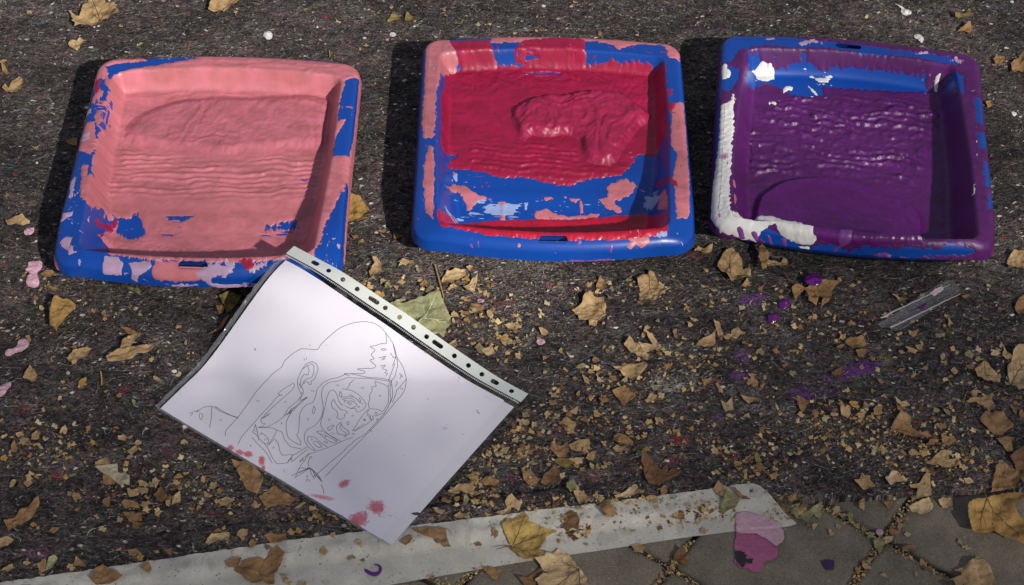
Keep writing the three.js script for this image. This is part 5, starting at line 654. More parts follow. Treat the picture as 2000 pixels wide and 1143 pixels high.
leaf('crumbled tan leaf ridge below the long flat slab', '635,805 690,800 750,778 800,782 862,780 888,812 852,842 790,882 778,872 720,852 690,822', Z5, 'tan', { curl: 0.2 });
leaf('brown leaf with three lobes below the crumbled ridge', '655,960 700,936 742,918 790,960 817,995 790,1018 760,1020 737,1062 720,1040 700,1010', Z5, 'brown');
leaf('long triangular tan scrap beside the grey fluff patch', '873,1022 910,965 957,995 890,1037', Z5, 'tan');
leaf('tan leaf with a saw-toothed end right of the middle', '1203,662 1232,620 1280,602 1332,590 1338,640 1320,660 1290,672 1240,660', Z5, 'tan');
leaf('narrow kinked tan leaf strip near the saw-toothed leaf', '1323,503 1360,510 1376,550 1392,592 1377,638 1362,620 1352,580', Z5, 'tan', { curl: 0.2 });
leaf('spiky tan leaf fragment right of the kinked strip', '1440,556 1482,538 1500,560 1537,576 1500,590 1480,608 1440,598', Z5, 'tan');
leaf('two-pronged tan leaf fragment like a molar tooth', '1372,995 1395,1004 1412,1012 1446,988 1462,1062 1430,1066 1405,1072 1388,1040', Z5, 'sand');
leaf('slender pointed tan leaf sliver right of the two-pronged one', '1498,978 1590,990 1624,1010 1550,1028 1520,1008', Z5, 'tan');
leaf('brown bow-shaped leaf scrap', '1245,880 1270,886 1312,862 1318,902 1290,910 1260,924', Z5, 'brown');
leaf('tan leaf triangle lying by itself right of the sleeve', '368,1087 437,1053 426,1112', Z5, 'sand');
leaf('narrow bent tan leaf strip near the middle', '458,845 500,870 514,917 480,900', Z5, 'tan', F);
leaf('short dark tan leaf arc above the narrow pieces', '1055,560 1080,552 1086,590 1092,628 1066,600', Z5, 'brown', F);
leaf('leaf sliver like a stick near the grey fluff patch', '1335,905 1352,900 1390,960 1375,968', Z5, 'tan', F);
leaf('tan leaf pair forming a small figure', '1545,845 1580,838 1606,848 1590,866 1616,900 1612,930 1580,928 1570,890 1566,862', Z5, 'tan');
// right
leaf('curled brown plane leaf carrying a purple paint drop', '153,285 190,260 240,290 330,240 400,246 464,256 420,300 417,360 345,417 352,380 362,355 330,350 318,402 264,376 262,340 240,300 200,330 180,362 165,320', Z6, 'brown', { stem: '166,266 130,220 100,180', veins: '180,285 300,300 400,280;300,300 345,400', curl: 0.12 });
leaf('tan leaf at the border below the near corner of the purple tray', '1558,130 1580,80 1612,42 1700,56 1700,152 1600,168', Z6, 'tan');
leaf('brown ribbed leaf standing at the right border', '1620,402 1650,345 1700,310 1710,455 1640,447', Z6, 'brown', { curl: 0.3 });
leaf('rounded rusty brown leaf near the purple stain', '503,642 520,612 545,600 580,604 620,598 652,642 620,670 600,682 530,672', Z6, 'brown', { curl: 0.2 });
leaf('brown leaf wedge below the rounded rusty leaf', '575,690 610,680 650,690 625,740 590,730', Z6, 'brown', F);
leaf('leaf wedge at the end of the purple stain', '418,830 450,815 487,806 482,862 420,857', Z6, 'umber');
leaf('brown leaf tip stained purple at its top', '188,985 207,983 240,1005 272,1026 250,1060 228,1092 205,1072', Z6, 'brown');
leaf('small upright tan leaf triangle below the clear plastic strip', '1183,478 1217,512 1188,542', Z6, 'tan');
leaf('crumbling tan leaf scrap below the clear plastic strip', '918,560 950,566 992,558 962,607 930,590', Z6, 'tan');
leaf('square tan leaf flake below the crumbling scrap', '965,658 1000,646 1017,652 1010,692 980,680', Z6, 'tan', F);
leaf('slim tan leaf pair above the clear plastic strip', '812,325 850,323 860,340 918,362 870,374 850,350', Z6, 'tan');
leaf('tan scrap at the tip of the clear plastic strip', '1268,335 1300,322 1328,328 1290,352', Z6, 'brown', F);
leaf('plain tan leaf with a straight lower edge near the right border', '1355,812 1420,768 1442,780 1480,820 1534,862 1510,902 1420,892 1375,862', Z6, 'tan', { veins: '1420,775 1430,840 1500,890', curl: 0.14 });
leaf('dark brown torn leaf end beside the straight-edged leaf', '1293,792 1320,778 1362,782 1350,812 1310,806', Z6, 'umber');
leaf('large pale buff leaf cut off by the right border', '1573,802 1602,740 1610,700 1642,663 1705,668 1705,965 1640,972 1600,922 1580,862', Z6, 'sand', { curl: 0.08, veins: '1600,910 1640,830 1700,760' });
leaf('hooked tan leaf scrap leading up to the pale buff leaf at the border', '1523,638 1545,655 1562,690 1612,735 1580,748 1535,722 1548,690', Z6, 'tan');
leaf('long boomerang-shaped brown leaf right of the purple stain', '268,645 300,600 330,558 392,590 387,640 430,670 500,690 556,718 430,722 340,687', ZR, 'brown', { curl: 0.14, veins: '280,650 400,690 540,715' });
leaf('forked tan leaf piece above the boomerang-shaped leaf', '303,510 340,494 374,486 355,530 340,558 310,548', ZR, 'brown');
leaf('curved tan leaf arching over a broad ragged leaf', '703,517 735,490 772,475 872,453 862,490 888,532 845,558 820,520 770,500', ZR, 'tan', { curl: 0.2 });
leaf('broad ragged brown leaf near the right border', '795,590 830,548 880,560 932,563 960,600 994,640 920,692 890,702 868,680 840,652 795,612', ZR, 'brown', { curl: 0.1, veins: '830,560 890,640 930,690' });
leaf('tan leaf tail below the broad ragged leaf', '888,712 940,700 1000,715 980,735 992,790 962,795 940,770', ZR, 'brown');
leaf('tan leaf wedge left of the shattered leaf', '373,792 400,773 457,816 420,812 380,817', ZR, 'tan');
leaf('tan leaf shattered into plates near the right side', '468,850 510,830 552,800 560,786 612,793 612,832 672,840 660,872 600,880 592,897 520,867', ZR, 'tan', { rim: 0.12 });
leaf('ragged brown leaf patch right of the boomerang leaf', '563,690 600,705 642,700 664,742 630,746 610,762 573,737', ZR, 'brown');
leaf('crisp tan leaf with a point near the felt edge on the right', '233,957 262,930 275,903 312,908 330,940 355,972 310,968 270,992', ZR, 'sand', { curl: 0.2 });
leaf('ragged tan leaf triangle at the felt edge left of the crisp one', '53,965 90,950 100,917 142,950 160,975 184,997 110,1014 80,987', ZR, 'tan');
leaf('upright tan leaf lying over the felt edge by the slab joint', '368,987 440,973 462,935 478,915 503,920 510,1050 460,1060 418,1067 427,1002 390,1002', ZR, 'tan', { curl: 0.15 });
leaf('pale crinkled leaf below the upright leaf at the slab joint', '378,1092 420,1073 500,1043 528,1082 520,1110 500,1132 470,1146 430,1130 398,1122', ZR, 'sand', { curl: 0.2 });
leaf('upright brown leaf between the big golden leaf and the felt', '893,862 942,843 980,870 1022,895 1038,940 1000,997 868,1012 872,960 880,930', ZR, 'brown', { curl: 0.22, rest: 0.004, veins: '950,850 930,950 870,1010' });
leaf('brown leaf at the right border above the big golden leaf', '978,800 1010,775 1060,755 1065,965 1035,932 1010,850', ZR, 'umber', { curl: 0.3, rest: 0.006 });
leaf('big golden brown leaf with a dark midrib propped up on the right slab', '1308,640 1312,600 1345,560 1400,545 1437,540 1490,520 1540,503 1620,508 1700,528 1700,560 1620,575 1600,580 1640,650 1690,700 1690,880 1600,830 1520,790 1480,762 1430,766 1400,772 1345,767 1315,692', Z8, 'ochre', { stem: '1437,542 1425,510 1413,478', veins: '1437,545 1500,640 1690,860;1437,545 1400,660 1390,765', curl: 0.16, axis: 0.4, lift: 0.008, rest: 0.004 });
leaf('pointed tan leaf on the slab at the lower border', '1173,1112 1262,1078 1250,1050 1218,1030 1290,1010 1335,972 1400,990 1452,1050 1468,1130 1400,1200 1220,1200 1210,1130', Z8, 'tan', { curl: 0.14, lift: 0.005, rest: -0.004, axis: 2.6 });
leaf('two-winged olive green leaf at the torn end of the tape', '143,662 190,603 225,625 270,642 310,610 356,596 347,714 330,682 300,664 256,724 200,690', Z8, 'moss', { curl: 0.2 });
leaf('brown leaf chip on the slab near the felt edge', '753,590 785,575 822,578 826,606 800,628', Z8, 'brown');
leaf('narrow tan leaf roll at the felt edge', '598,570 632,568 634,636 598,627', Z8, 'tan', { dome: 1, curl: 0.3 });
leaf('tan scrap with a green tip on the right slab', '1113,577 1150,550 1206,556 1208,604 1150,624', Z8, 'tan');
leaf('greenish tan leaf caught in the crossing of the slab joints', '688,830 732,808 768,850 736,922 706,882', Z8, 'moss');
leaf('reddish brown curled leaf sliver beside the slab joint', '873,880 920,860 967,862 960,880 900,892', Z8, 'brown');
leaf('thin tan leaf scrap on the right slab near the joint', '735,1050 765,1046 800,1078 760,1070', Z8, 'tan', F);
// lower middle
leaf('curled dark tan leaf with upright lobes above the tape', '848,290 870,300 900,325 935,352 960,378 975,395 985,375 1003,356 1015,352 1018,372 1012,410 1030,385 1045,372 1075,392 1107,405 1085,430 1060,442 1020,465 1000,472 962,492 888,487 862,430 858,380 838,350', Z7, 'umber', { curl: 0.2, veins: '950,480 900,380 860,300;950,480 1000,370;950,480 1090,410' });
leaf('tan leaf lying across the tape edge with its stem on the tape', '398,555 432,543 470,560 502,580 508,612 470,616 440,632', Z7, 'tan', { stem: '470,620 485,650 510,680' });
leaf('folded brown leaf on the tape with a dark upper half', '568,662 585,620 602,598 642,598 642,640 672,670 694,692 650,700 624,717', Z7, 'brown', { curl: 0.3, dome: 1 });
leaf('large yellow plane leaf with a thin stem lying on the tape', '1248,580 1275,540 1290,508 1340,520 1400,480 1442,458 1482,500 1475,542 1562,560 1590,590 1702,590 1690,622 1630,650 1622,700 1568,770 1622,822 1560,857 1500,856 1460,862 1380,822 1340,772 1330,720 1270,642', ZV, 'yellow', { stem: '1335,722 1260,745 1195,770', veins: '1335,722 1400,600 1450,470;1335,722 1480,680 1690,605;1335,722 1450,780 1590,840', curl: 0.12, rest: -0.002 });
leaf('large pale buff leaf at the lower border overlapping slab and tape', '1528,850 1600,830 1640,800 1692,790 1740,748 1802,770 1852,830 1920,940 1984,1020 1990,1130 1600,1130 1560,1052 1538,1020 1600,972 1662,958 1610,942 1570,892', ZV, 'sand', { veins: '1912,945 1800,1020 1680,1100;1912,945 1925,1120;1912,945 1760,850', curl: 0.08, lift: 0.004, rest: -0.003 });
leaf('dark brown jagged leaf underneath the pale buff leaf', '1393,1032 1470,1010 1540,960 1602,930 1612,962 1552,1032 1542,1090 1440,1090', ZV, 'umber', { rest: -0.005, lift: 0.0015 });
leaf('flat brown leaf with a fin lying on the tape beside the sleeve corner', '458,612 560,588 660,600 720,594 762,600 770,680 802,772 740,772 700,740 660,682 540,652', ZV, 'brown', { curl: 0.12 });
leaf('brown leaf half under the sleeve corner on the tape', '368,722 410,660 442,638 472,680 440,720 410,737', ZV, 'brown');
leaf('crisp tan leaf in two plates at the upper edge of the tape', '1183,492 1215,455 1252,440 1290,418 1268,380 1292,338 1332,318 1382,365 1424,375 1392,442 1360,425 1330,420 1312,462 1262,517', ZV, 'tan', { curl: 0.2 });
leaf('wide tan leaf on the felt beside the sleeve edge', '798,262 870,200 910,204 962,188 1017,230 990,282 950,270 900,267', ZV, 'tan', { curl: 0.12 });
leaf('crumbled brown leaf beside the wide tan leaf', '1053,182 1080,150 1112,140 1190,160 1252,190 1180,217 1080,212', ZV, 'brown', { rim: 0.1 });
leaf('tan leaf with two lobes in the fold of the felt', '1413,73 1460,102 1512,83 1532,140 1592,172 1540,222 1470,212 1430,152', ZV, 'brown', { curl: 0.18 });
leaf('standing brown leaf half in the fold of the felt', '1588,182 1620,120 1702,53 1752,120 1742,192 1640,217 1580,212', ZV, 'umber', { curl: 0.3 });
leaf('green leaf scrap beside the sleeve edge', '923,125 1000,123 1032,155 1000,182 960,160', ZV, 'moss');
leaf('tan leaf on the felt left of the reddish leaf', '298,90 330,66 352,53 418,90 400,140 434,166 380,162 350,132', Z7, 'tan');
leaf('reddish tan leaf with a pale tip', '248,272 262,223 310,240 362,223 372,290 340,308 300,312', Z7, 'brown');
leaf('tan leaf with an eaten hole right of the reddish leaf', '368,230 440,203 502,208 508,262 470,250 465,292 420,275 390,260', Z7, 'tan');
leaf('drab olive leaf piece below the reddish leaf', '273,340 300,310 350,316 402,303 397,352 350,387', Z7, 'olive');
leaf('small tan upright leaf piece right of the olive piece', '478,320 502,278 542,268 532,337', Z7, 'tan');
leaf('smooth brown boat-shaped leaf on the felt', '648,202 665,175 692,163 740,180 793,212 780,242 700,232', Z7, 'brown', { dome: 1, curl: 0.18 });
leaf('tan leaf chip below the boat-shaped leaf', '655,252 680,236 716,240 738,262 705,288 676,272', Z7, 'tan', F);
leaf('tan leaf overlapping the end of the tape', '1308,522 1342,473 1402,510 1392,572 1345,567', Z7, 'tan');
leaf('green and brown leaf lying on the tape near its torn end', '1348,642 1375,590 1392,538 1450,555 1482,590 1452,652 1350,692', Z7, 'moss', { curl: 0.2 });
leaf('slim brown leaf blade across the tape end', '1423,520 1452,518 1500,560 1552,602 1500,592', Z7, 'brown');
leaf('crumpled dead leaf in the crossing of slab joints near the tape', '1058,932 1102,898 1130,920 1153,960 1142,1027 1100,1000 1050,982', Z7, 'umber', { curl: 0.35, rest: -0.004 });
leaf('tan leaf chip at the lower edge of the tape', '778,872 800,855 832,850 872,880 850,905 810,907', Z7, 'tan');
leaf('spread sandy leaf scrap at the upper edge of the tape', '658,582 700,560 742,540 762,518 782,498 812,500 834,562 800,560 740,582', Z7, 'sand', { curl: 0.2 });
leaf('leaf chip hanging over the tape edge near the sandy scrap', '868,575 900,560 940,566 950,605 920,614 890,600', Z7, 'tan', F);
leaf('upright tan chip above the tape edge', '965,520 990,496 1012,505 1010,555 970,562', Z7, 'brown', F);
leaf('decayed brown leaf remnant stuck on the tape', '330,790 345,700 380,668 420,690 440,740 430,800 390,790 350,812', Z7, 'umber', { curl: 0.05, rest: -0.004 });
leaf('brown scrap curved like a whale on the tape', '1028,690 1060,684 1090,660 1128,672 1120,708 1080,700', Z7, 'brown');
leaf('oval brown leaf on the slab below the tape', '1078,920 1120,914 1172,918 1242,960 1202,1027 1150,1010 1108,980', ZV, 'brown', { rest: -0.005 });
// lower left
leaf('long tan leaf with a torn base at the left border', '23,802 50,780 80,770 115,735 150,708 218,668 222,700 190,762 130,802 90,815 50,847', Z12, 'brown', { curl: 0.12, veins: '40,820 120,760 215,680' });
leaf('tan leaf tip cut by the left border below the long leaf', '-20,885 0,878 42,868 78,890 40,920 -20,965', Z12, 'tan');
leaf('cream bark-like leaf flake with ragged edges', '528,497 575,480 650,468 652,515 690,513 720,550 716,590 660,587 620,547 560,522', Z12, 'cream', { curl: 0.1, rest: 0.001 });
leaf('small tan leaf behind the cream flake', '526,467 560,445 592,433 613,476 570,478 532,492', Z12, 'tan');
leaf('brown leaf piece under the cream flake', '568,530 610,545 642,577 612,592 570,584', Z12, 'brown');
leaf('tan leaf tucked against the dark fold of the felt', '678,740 730,745 782,750 787,792 750,790 720,802', Z12, 'brown');
leaf('brown leaf chip just below the leaf at the fold', '733,795 797,800 770,837 735,832', Z12, 'umber', F);
leaf('dark brown leaf at the left of the sleeve bottom', '848,647 892,603 932,662 890,692', Z12, 'umber');
leaf('tan leaf chip pointing up beside the dark leaf', '948,702 962,648 997,628 1002,690', Z12, 'tan');
leaf('tan chip by the sleeve edge in the lower left', '1218,667 1250,668 1284,680 1277,717 1230,702', Z12, 'brown', F);
leaf('mottled leaf above the tape in the lower left', '1138,917 1172,873 1220,868 1272,863 1272,897 1210,907 1160,932', Z12, 'tan');
leaf('tan leaf plate beside the mottled leaf', '1313,882 1342,843 1378,850 1350,908', Z12, 'sand');
leaf('pale green leaf tip in the lower left', '253,1072 262,1030 272,998 302,983 322,1000 290,1062', Z12, 'green');
leaf('ragged brown leaf over the tape edge in the lower left', '498,1122 522,1058 572,1038 625,1070 684,1100 640,1132 540,1160', Z12, 'brown', { curl: 0.2, rest: -0.001 });
leaf('thin brown chip at the tape edge', '768,1042 822,1008 842,1060 820,1082', Z12, 'brown');
leaf('tan leaf wedge in the left half of the felt', '173,340 175,308 208,283 218,332', Z12, 'tan');
leaf('tan bow-shaped chip left of the sleeve', '703,400 752,368 763,395 730,427', Z12, 'tan');
leaf('brown half-moon chip above the tape', '403,1042 420,983 450,1010 478,1042', Z12, 'brown');
leaf('star-like tan chip in the lower left', '128,577 150,560 162,543 182,580 150,608', Z12, 'tan');
leaf('curled brown leaf lobes on the tape in front of the sleeve', '198,732 225,690 242,658 330,638 402,650 422,608 472,568 523,620 502,672 452,742 452,810 300,810 260,762', Z13, 'brown', { curl: 0.14, rest: -0.003, veins: '250,700 350,720 440,800;380,660 470,600' });
leaf('small oval leaf beside the curled brown lobes', '133,672 190,638 242,643 222,702 180,706 150,707', Z13, 'brown', { rest: -0.002 });
leaf('broad brown leaf half hidden under the long edge of the sleeve', '172,-5 240,5 302,20 382,110 382,142 342,222 300,205 270,192 230,112', Z13, 'brown', { lift: 0.0014, curl: 0.03 });
leaf('tattered brown leaf under the sleeve edge below the broad one', '353,242 400,200 452,168 500,200 592,250 550,292 480,295 400,312 370,270', Z13, 'brown', { lift: 0.0014, curl: 0.03 });
leaf('narrow leaf blade below the sleeve edge', '578,322 620,278 664,273 620,307', Z13, 'tan');
leaf('tan leaf chip on the felt below the sleeve', '385,500 430,478 480,490 532,475 530,530 490,545 430,540', Z13, 'brown');
leaf('tan leaf plate near the tape below the sleeve', '210,490 235,460 285,465 280,500 240,525', Z13, 'tan');
leaf('mottled chip at the upper edge of the tape below the sleeve', '5,550 40,500 110,485 160,490 158,520 100,530 30,562', Z13, 'tan', F);
// ---------------------------------------------------------------- small scraps of leaf: one geometry set, each scrap a thing of its own
{
  const r = rng(4242), geos = [];
  for (let k = 0; k < 16; k++) {
    const n = 8 + ((r() * 6) | 0), V = [0, 0.10, 0], U = [0.5, 0.5], I = [], el = 0.55 + r() * 0.45, bend = (r() - 0.3) * 0.5, pts = [];
    for (let i = 0; i < n; i++) { const a = i / n * 6.283 + (r() - 0.5) * 0.5, d = 0.5 * (0.42 + r() * 0.75); pts.push([Math.cos(a) * d, Math.sin(a) * d * el]); }
    for (const f of [0.55, 1]) for (const [x, z] of pts) { V.push(x * f, 0.10 + bend * (x * f) ** 2 + (f === 1 ? (r() - 0.5) * 0.16 : 0), z * f); U.push(0.5 + x * f * 0.12 + k * 0.17, 0.5 + z * f * 0.12); }
    for (let i = 0; i < n; i++) { const j = (i + 1) % n; I.push(0, 1 + j, 1 + i, 1 + i, 1 + j, 1 + n + i, 1 + j, 1 + n + j, 1 + n + i); }
    const g = geom(V, I, U); geos.push(g);
  }
  const mats = [LM.tan, LM.tan, LM.sand, LM.brown, LM.ochre, LM.brown, LM.sand, LM.moss];
  const groups = {
    a: ['small torn scrap of dry tan leaf on the felt between sleeve and purple tray', 'small leaf scraps on the middle of the felt'],
    b: ['small torn scrap of dry leaf on the felt near the purple stain', 'small leaf scraps on the right of the felt'],
    c: ['small torn scrap of dry leaf on the felt beside the clear plastic sleeve', 'small leaf scraps on the left of the felt'],
    d: ['small torn leaf scrap lying on tape or paving slab', 'small leaf scraps on tape and slabs'],
    e: ['small torn leaf scrap on the far felt around the trays', 'small leaf scraps around the trays'],
  };
  const list = [];
  const add = (text, z) => { for (const s of text.trim().split(/\s+/)) { const [x, y, q] = s.split(',').map(Number); list.push([z[1] + x / z[0], z[2] + y / z[0], q / z[0]]); } };
  add('305,248,34 760,232,40 1148,420,56 1196,485,44 1168,516,44 1260,386,40 1305,322,36 1306,398,26 958,494,36 600,512,24 20,525,60 205,565,60 128,580,40 15,630,34 604,668,34 630,692,40 550,760,54 455,790,60 1020,705,48 1086,706,24 1270,722,30 372,712,30 215,740,34 38,728,44 520,825,38 215,832,28 418,880,44 578,880,46 742,882,50 660,880,60 870,880,30 960,908,36 505,940,24 435,980,44 515,1005,30 612,1020,60 265,1035,54 85,1115,50 355,1136,40 565,1115,56 1020,1020,50 980,988,40 1420,602,44 1526,640,36 1664,560,40 1630,705,60 1200,1040,34 1240,1060,30 1425,1112,40 1545,1100,50 1290,578,36 790,440,22 320,690,34 880,740,40', Z5);
  add('40,265,30 470,215,32 640,290,30 600,240,24 905,310,32 960,305,30 1050,200,24 1450,262,32 1110,120,40 1010,325,34 1530,425,44 280,470,36 400,440,26 270,600,30 490,600,50 470,675,60 160,695,32 270,790,44 160,840,56 115,785,36 860,650,44 880,695,34 1325,615,36 1385,680,44 1490,705,50 1515,690,40 1320,720,60 1145,735,40 1225,825,44 1200,860,36 960,845,36 880,812,36 680,745,56 740,890,40 690,955,44 755,985,30 45,935,36 410,1020,34 565,1050,60 510,1085,70 435,1110,50 645,1060,70 610,1120,66 680,1130,44 720,1090,60 880,1050,80 900,1130,50 1105,1080,34 1060,1050,30 1360,970,60 1440,930,36 1620,1080,60 1575,905,50 1650,1000,50 1670,1100,44', Z6);
  add('20,205,44 420,360,36 610,355,44 135,350,46 240,365,26 75,305,30 115,185,40 50,270,44 90,90,50 145,100,40 230,40,50 280,100,30 255,20,36 120,140,30 960,75,60 870,270,44 890,262,30 740,255,50 1320,265,46 1470,352,50 1600,300,60 1615,365,70 1520,400,30 330,430,40 520,375,50 560,385,44 600,375,30 420,370,26 480,270,40 630,285,34 700,262,40 460,390,36 840,540,40 680,555,36 1060,535,30', Z7);
  add('345,710,36 905,720,24 985,690,30 1250,770,36 480,800,24 490,860,30', Z7);
  add('70,578,44 200,540,30 20,440,40 80,390,60 130,350,70 160,360,40 110,312,34 355,290,40 485,285,40 510,352,30 680,335,40 715,328,34 765,358,40 715,440,36 775,388,22 315,435,30 390,432,24 395,640,40 425,660,44 400,535,30 595,690,60 720,700,60 755,705,46 810,700,60 795,590,44 835,595,34 865,580,50 730,635,60 790,620,60 930,690,40 990,545,44 1125,558,36 1110,490,30 1150,645,40 1185,600,40 1215,625,30 1100,715,30 565,825,36 660,780,40 190,820,36 215,830,24 300,840,36 150,1025,44 50,1060,50 225,1070,40 240,1040,60 385,1035,30 400,1055,26 745,975,50 780,990,40 655,950,24 940,965,50 870,965,24 1345,905,30 1395,920,44 1205,858,36 460,30,60 330,110,26 350,148,24 660,95,34 740,126,34 585,70,24 1025,355,40', Z12);
  add('55,165,50 140,270,80 95,200,36 20,225,44 330,295,50 310,545,44 560,480,40 610,470,44 635,488,34 690,455,40 725,485,34 835,485,44 775,595,50 945,612,40 1025,632,34 410,575,50 540,770,40 520,735,40 635,795,50 1800,195,34 1700,260,60 1760,130,60 1620,200,50 1470,390,50 1660,370,60 1700,365,50 1520,340,70 1400,340,50 1570,260,60 1640,240,40 1480,300,50 1890,470,60 1780,530,44 1000,540,40', Z13);
  add('820,540,30 845,515,50 390,525,70 475,565,44 515,520,44 720,548,40 750,510,36 540,680,60 500,660,40 700,650,60 665,665,40 755,620,50 295,660,50 340,670,36 145,645,44 265,630,40 430,520,36 740,735,34 880,710,36 690,830,46 740,815,60 785,810,50 760,870,44 680,860,30 930,910,34 980,960,40 1010,915,30 1050,905,40 1065,985,40 105,370,40 125,405,60 65,405,44 45,395,30', Z14);
  add('230,100,50 620,40,24 660,600,24 800,460,30 380,700,36 1085,350,50 1075,110,24 520,410,30', Z9);
  add('740,520,36 825,535,40 850,565,40 1070,500,30 1110,550,36 1280,360,34 190,235,34 1330,215,50 330,495,44 350,550,24 950,430,50 1640,410,46 1480,775,36 1500,995,36 1610,1110,60 1580,860,60 590,935,36 500,1095,36', Z11);
  add('560,640,60 600,555,50 515,740,60 700,880,40 390,200,60 730,960,40 880,1050,50 560,110,60 870,640,44 100,290,30', ZR);
  add('30,470,60 100,230,50 210,690,50 340,640,50 520,490,50 600,600,50 620,1010,60 700,640,60 250,800,40 640,860,60 350,560,40 800,760,36 940,700,40 1000,820,50 160,40,50', Z16);
  add('310,735,40 465,740,30 415,775,44 270,735,44 915,790,34 1260,838,40 1300,880,46 980,1050,30 1370,945,36 1430,1130,30 670,800,50 870,740,60 895,690,50 860,700,44 830,775,60 790,830,50 650,1000,60 590,1030,44 540,680,60 450,640,60 490,670,50 580,740,50 630,760,40 1010,980,50 1060,1010,36 900,890,40', Z8);
  const seen = list.slice(0, 560), proto = shade(new THREE.Mesh(geos[0], mats[0])), named = Math.min(300, seen.length);
  // the 300 largest as things, the rest as one
  seen.sort((p, q) => q[2] - p[2]);
  const restV = [];
  seen.forEach(([px, py, s], k) => {
    const q = at(px, py, 0.002); if (sdPoly(SHEETPX, px, py) < 8) return;
    for (const t of [tray1, tray2, tray3]) { const d = t.root.worldToLocal(new THREE.Vector3(q.x, 0.002, q.z)); if (t.outline(d.x, d.z) < 0.004) return; }
    const w = s / 1730 * 1.3, gi = (r() * geos.length) | 0, y = restY(q.x, q.z) + 0.0008, rot = new THREE.Euler((r() - 0.5) * 0.5, r() * 6.283, (r() - 0.5) * 0.5), sc = new THREE.Vector3(w, w * (0.7 + r() * 0.9), w), mat = mats[(r() * mats.length) | 0];
    if (k < named) {
      const m = proto.clone(); m.geometry = geos[gi]; m.material = mat; m.name = numbered('leaf_scrap'); m.position.set(q.x, y + w * 0.08, q.z); m.rotation.copy(rot); m.scale.copy(sc); scene.add(m);
      const onTape = inTape(q.x, q.z) || q.z > edgeZ(q.x), g = onTape ? 'd' : py < 500 ? 'e' : px < 560 || (px < 800 && py > 880) ? 'c' : px > 1480 ? 'b' : 'a';
      tag(m, groups[g][0], 'leaf scrap', groups[g][1]);
    } else { const g = geos[gi].clone(); g.scale(sc.x, sc.y, sc.z); g.rotateX(rot.x); g.rotateY(rot.y); g.translate(q.x, y + w * 0.08, q.z); restV.push(g); }
  });
  if (restV.length) { const m = solo('leaf_scraps', mergeGeometries(restV), LM.tan, 'tiniest torn scraps of dry leaf spread thinly over felt and paving', 'leaf scraps'); m.userData.kind = 'stuff'; }
  // crumbs, chaff and grit
  const centres = [];
  for (const s of '1100,820,150,70,300 1250,740,120,50,260 1400,700,120,60,200 1600,830,140,60,320 1750,860,120,70,420 1850,900,100,50,260 1480,900,90,50,220 930,960,60,50,160 300,960,170,70,320 120,880,110,60,170 980,640,90,60,240 900,560,130,40,160 1000,880,90,50,260 1180,980,240,16,200 640,1010,140,14,90 150,600,160,80,150 60,850,60,60,60 1700,650,190,60,200 1250,560,220,50,190 1900,780,90,80,220 1330,850,160,60,240 1560,600,140,50,130 330,700,90,60,60 1000,300,1200,300,260 1000,30,1100,40,170 1250,1010,180,22,120 1120,1030,50,22,90 1380,1000,60,18,110 1540,985,40,20,140 700,570,90,30,50'.split(' ')) centres.push(s.split(',').map(Number));
  const gauss = () => (r() + r() + r() + r() - 2) * 0.9;
  const chip = geos[3].clone(), T = [];
  const put = (px, py, s, c) => { const q = at(px, py, 0.001); if (sdPoly(SHEETPX, px, py) < 3) return; for (const t of [tray1, tray2, tray3]) { const d = t.root.worldToLocal(new THREE.Vector3(q.x, 0, q.z)); if (t.outline(d.x, d.z) < 0.003) return; } T.push([q.x, q.z, s, c]); };
  for (const [x, y, sx, sy, n] of centres) for (let k = 0; k < n * 1.05; k++) put(x + gauss() * sx, y + gauss() * sy, 0.0012 + Math.pow(r(), 3.5) * 0.0085, r());
  const joint = (a, b, n) => { for (let k = 0; k < n * 0.6; k++) { const t = r(); put(lerp(a[0], b[0], t) + gauss() * 9, lerp(a[1], b[1], t) + gauss() * 6, 0.0012 + r() * r() * 0.0045, r()); } };
  joint([1610, 982], [1725, 1050], 330); joint([1725, 1050], [1790, 962], 230); joint([1725, 1050], [1662, 1143], 280); joint([1725, 1050], [1880, 1143], 260); joint([1310, 1105], [1240, 1060], 120); joint([1310, 1105], [1350, 1050], 170); joint([1310, 1105], [1275, 1143], 130); joint([1310, 1105], [1370, 1143], 130); joint([940, 1100], [890, 1143], 150); joint([830, 1112], [900, 1150], 90);
  const m = new THREE.InstancedMesh(chip, std([1, 1, 1], 0.85), T.length), M = new THREE.Matrix4(), Q = new THREE.Quaternion(), col = new THREE.Color(), cs = ['#b4925f', '#96734a', '#c4a878', '#7a5e3c', '#a58d5e', '#54402a', '#aaa27c', '#cbb58a'];
  T.forEach(([x, z, s, c], k) => { Q.setFromEuler(new THREE.Euler((r() - 0.5) * 0.9, r() * 6.283, (r() - 0.5) * 0.9)); M.compose(new THREE.Vector3(x, restY(x, z) + 0.0006, z), Q, new THREE.Vector3(s, s * (0.8 + r()), s * (0.5 + r() * 0.7))); m.setMatrixAt(k, M); m.setColorAt(k, col.set(cs[(Math.pow(c, 1.3) * cs.length) | 0])); });
  m.name = 'leaf_crumbs'; shade(m); scene.add(m); tag(m, 'fine crumbs of dry leaf strewn over felt, tape and slab joints', 'leaf crumbs', undefined, 'stuff');
}
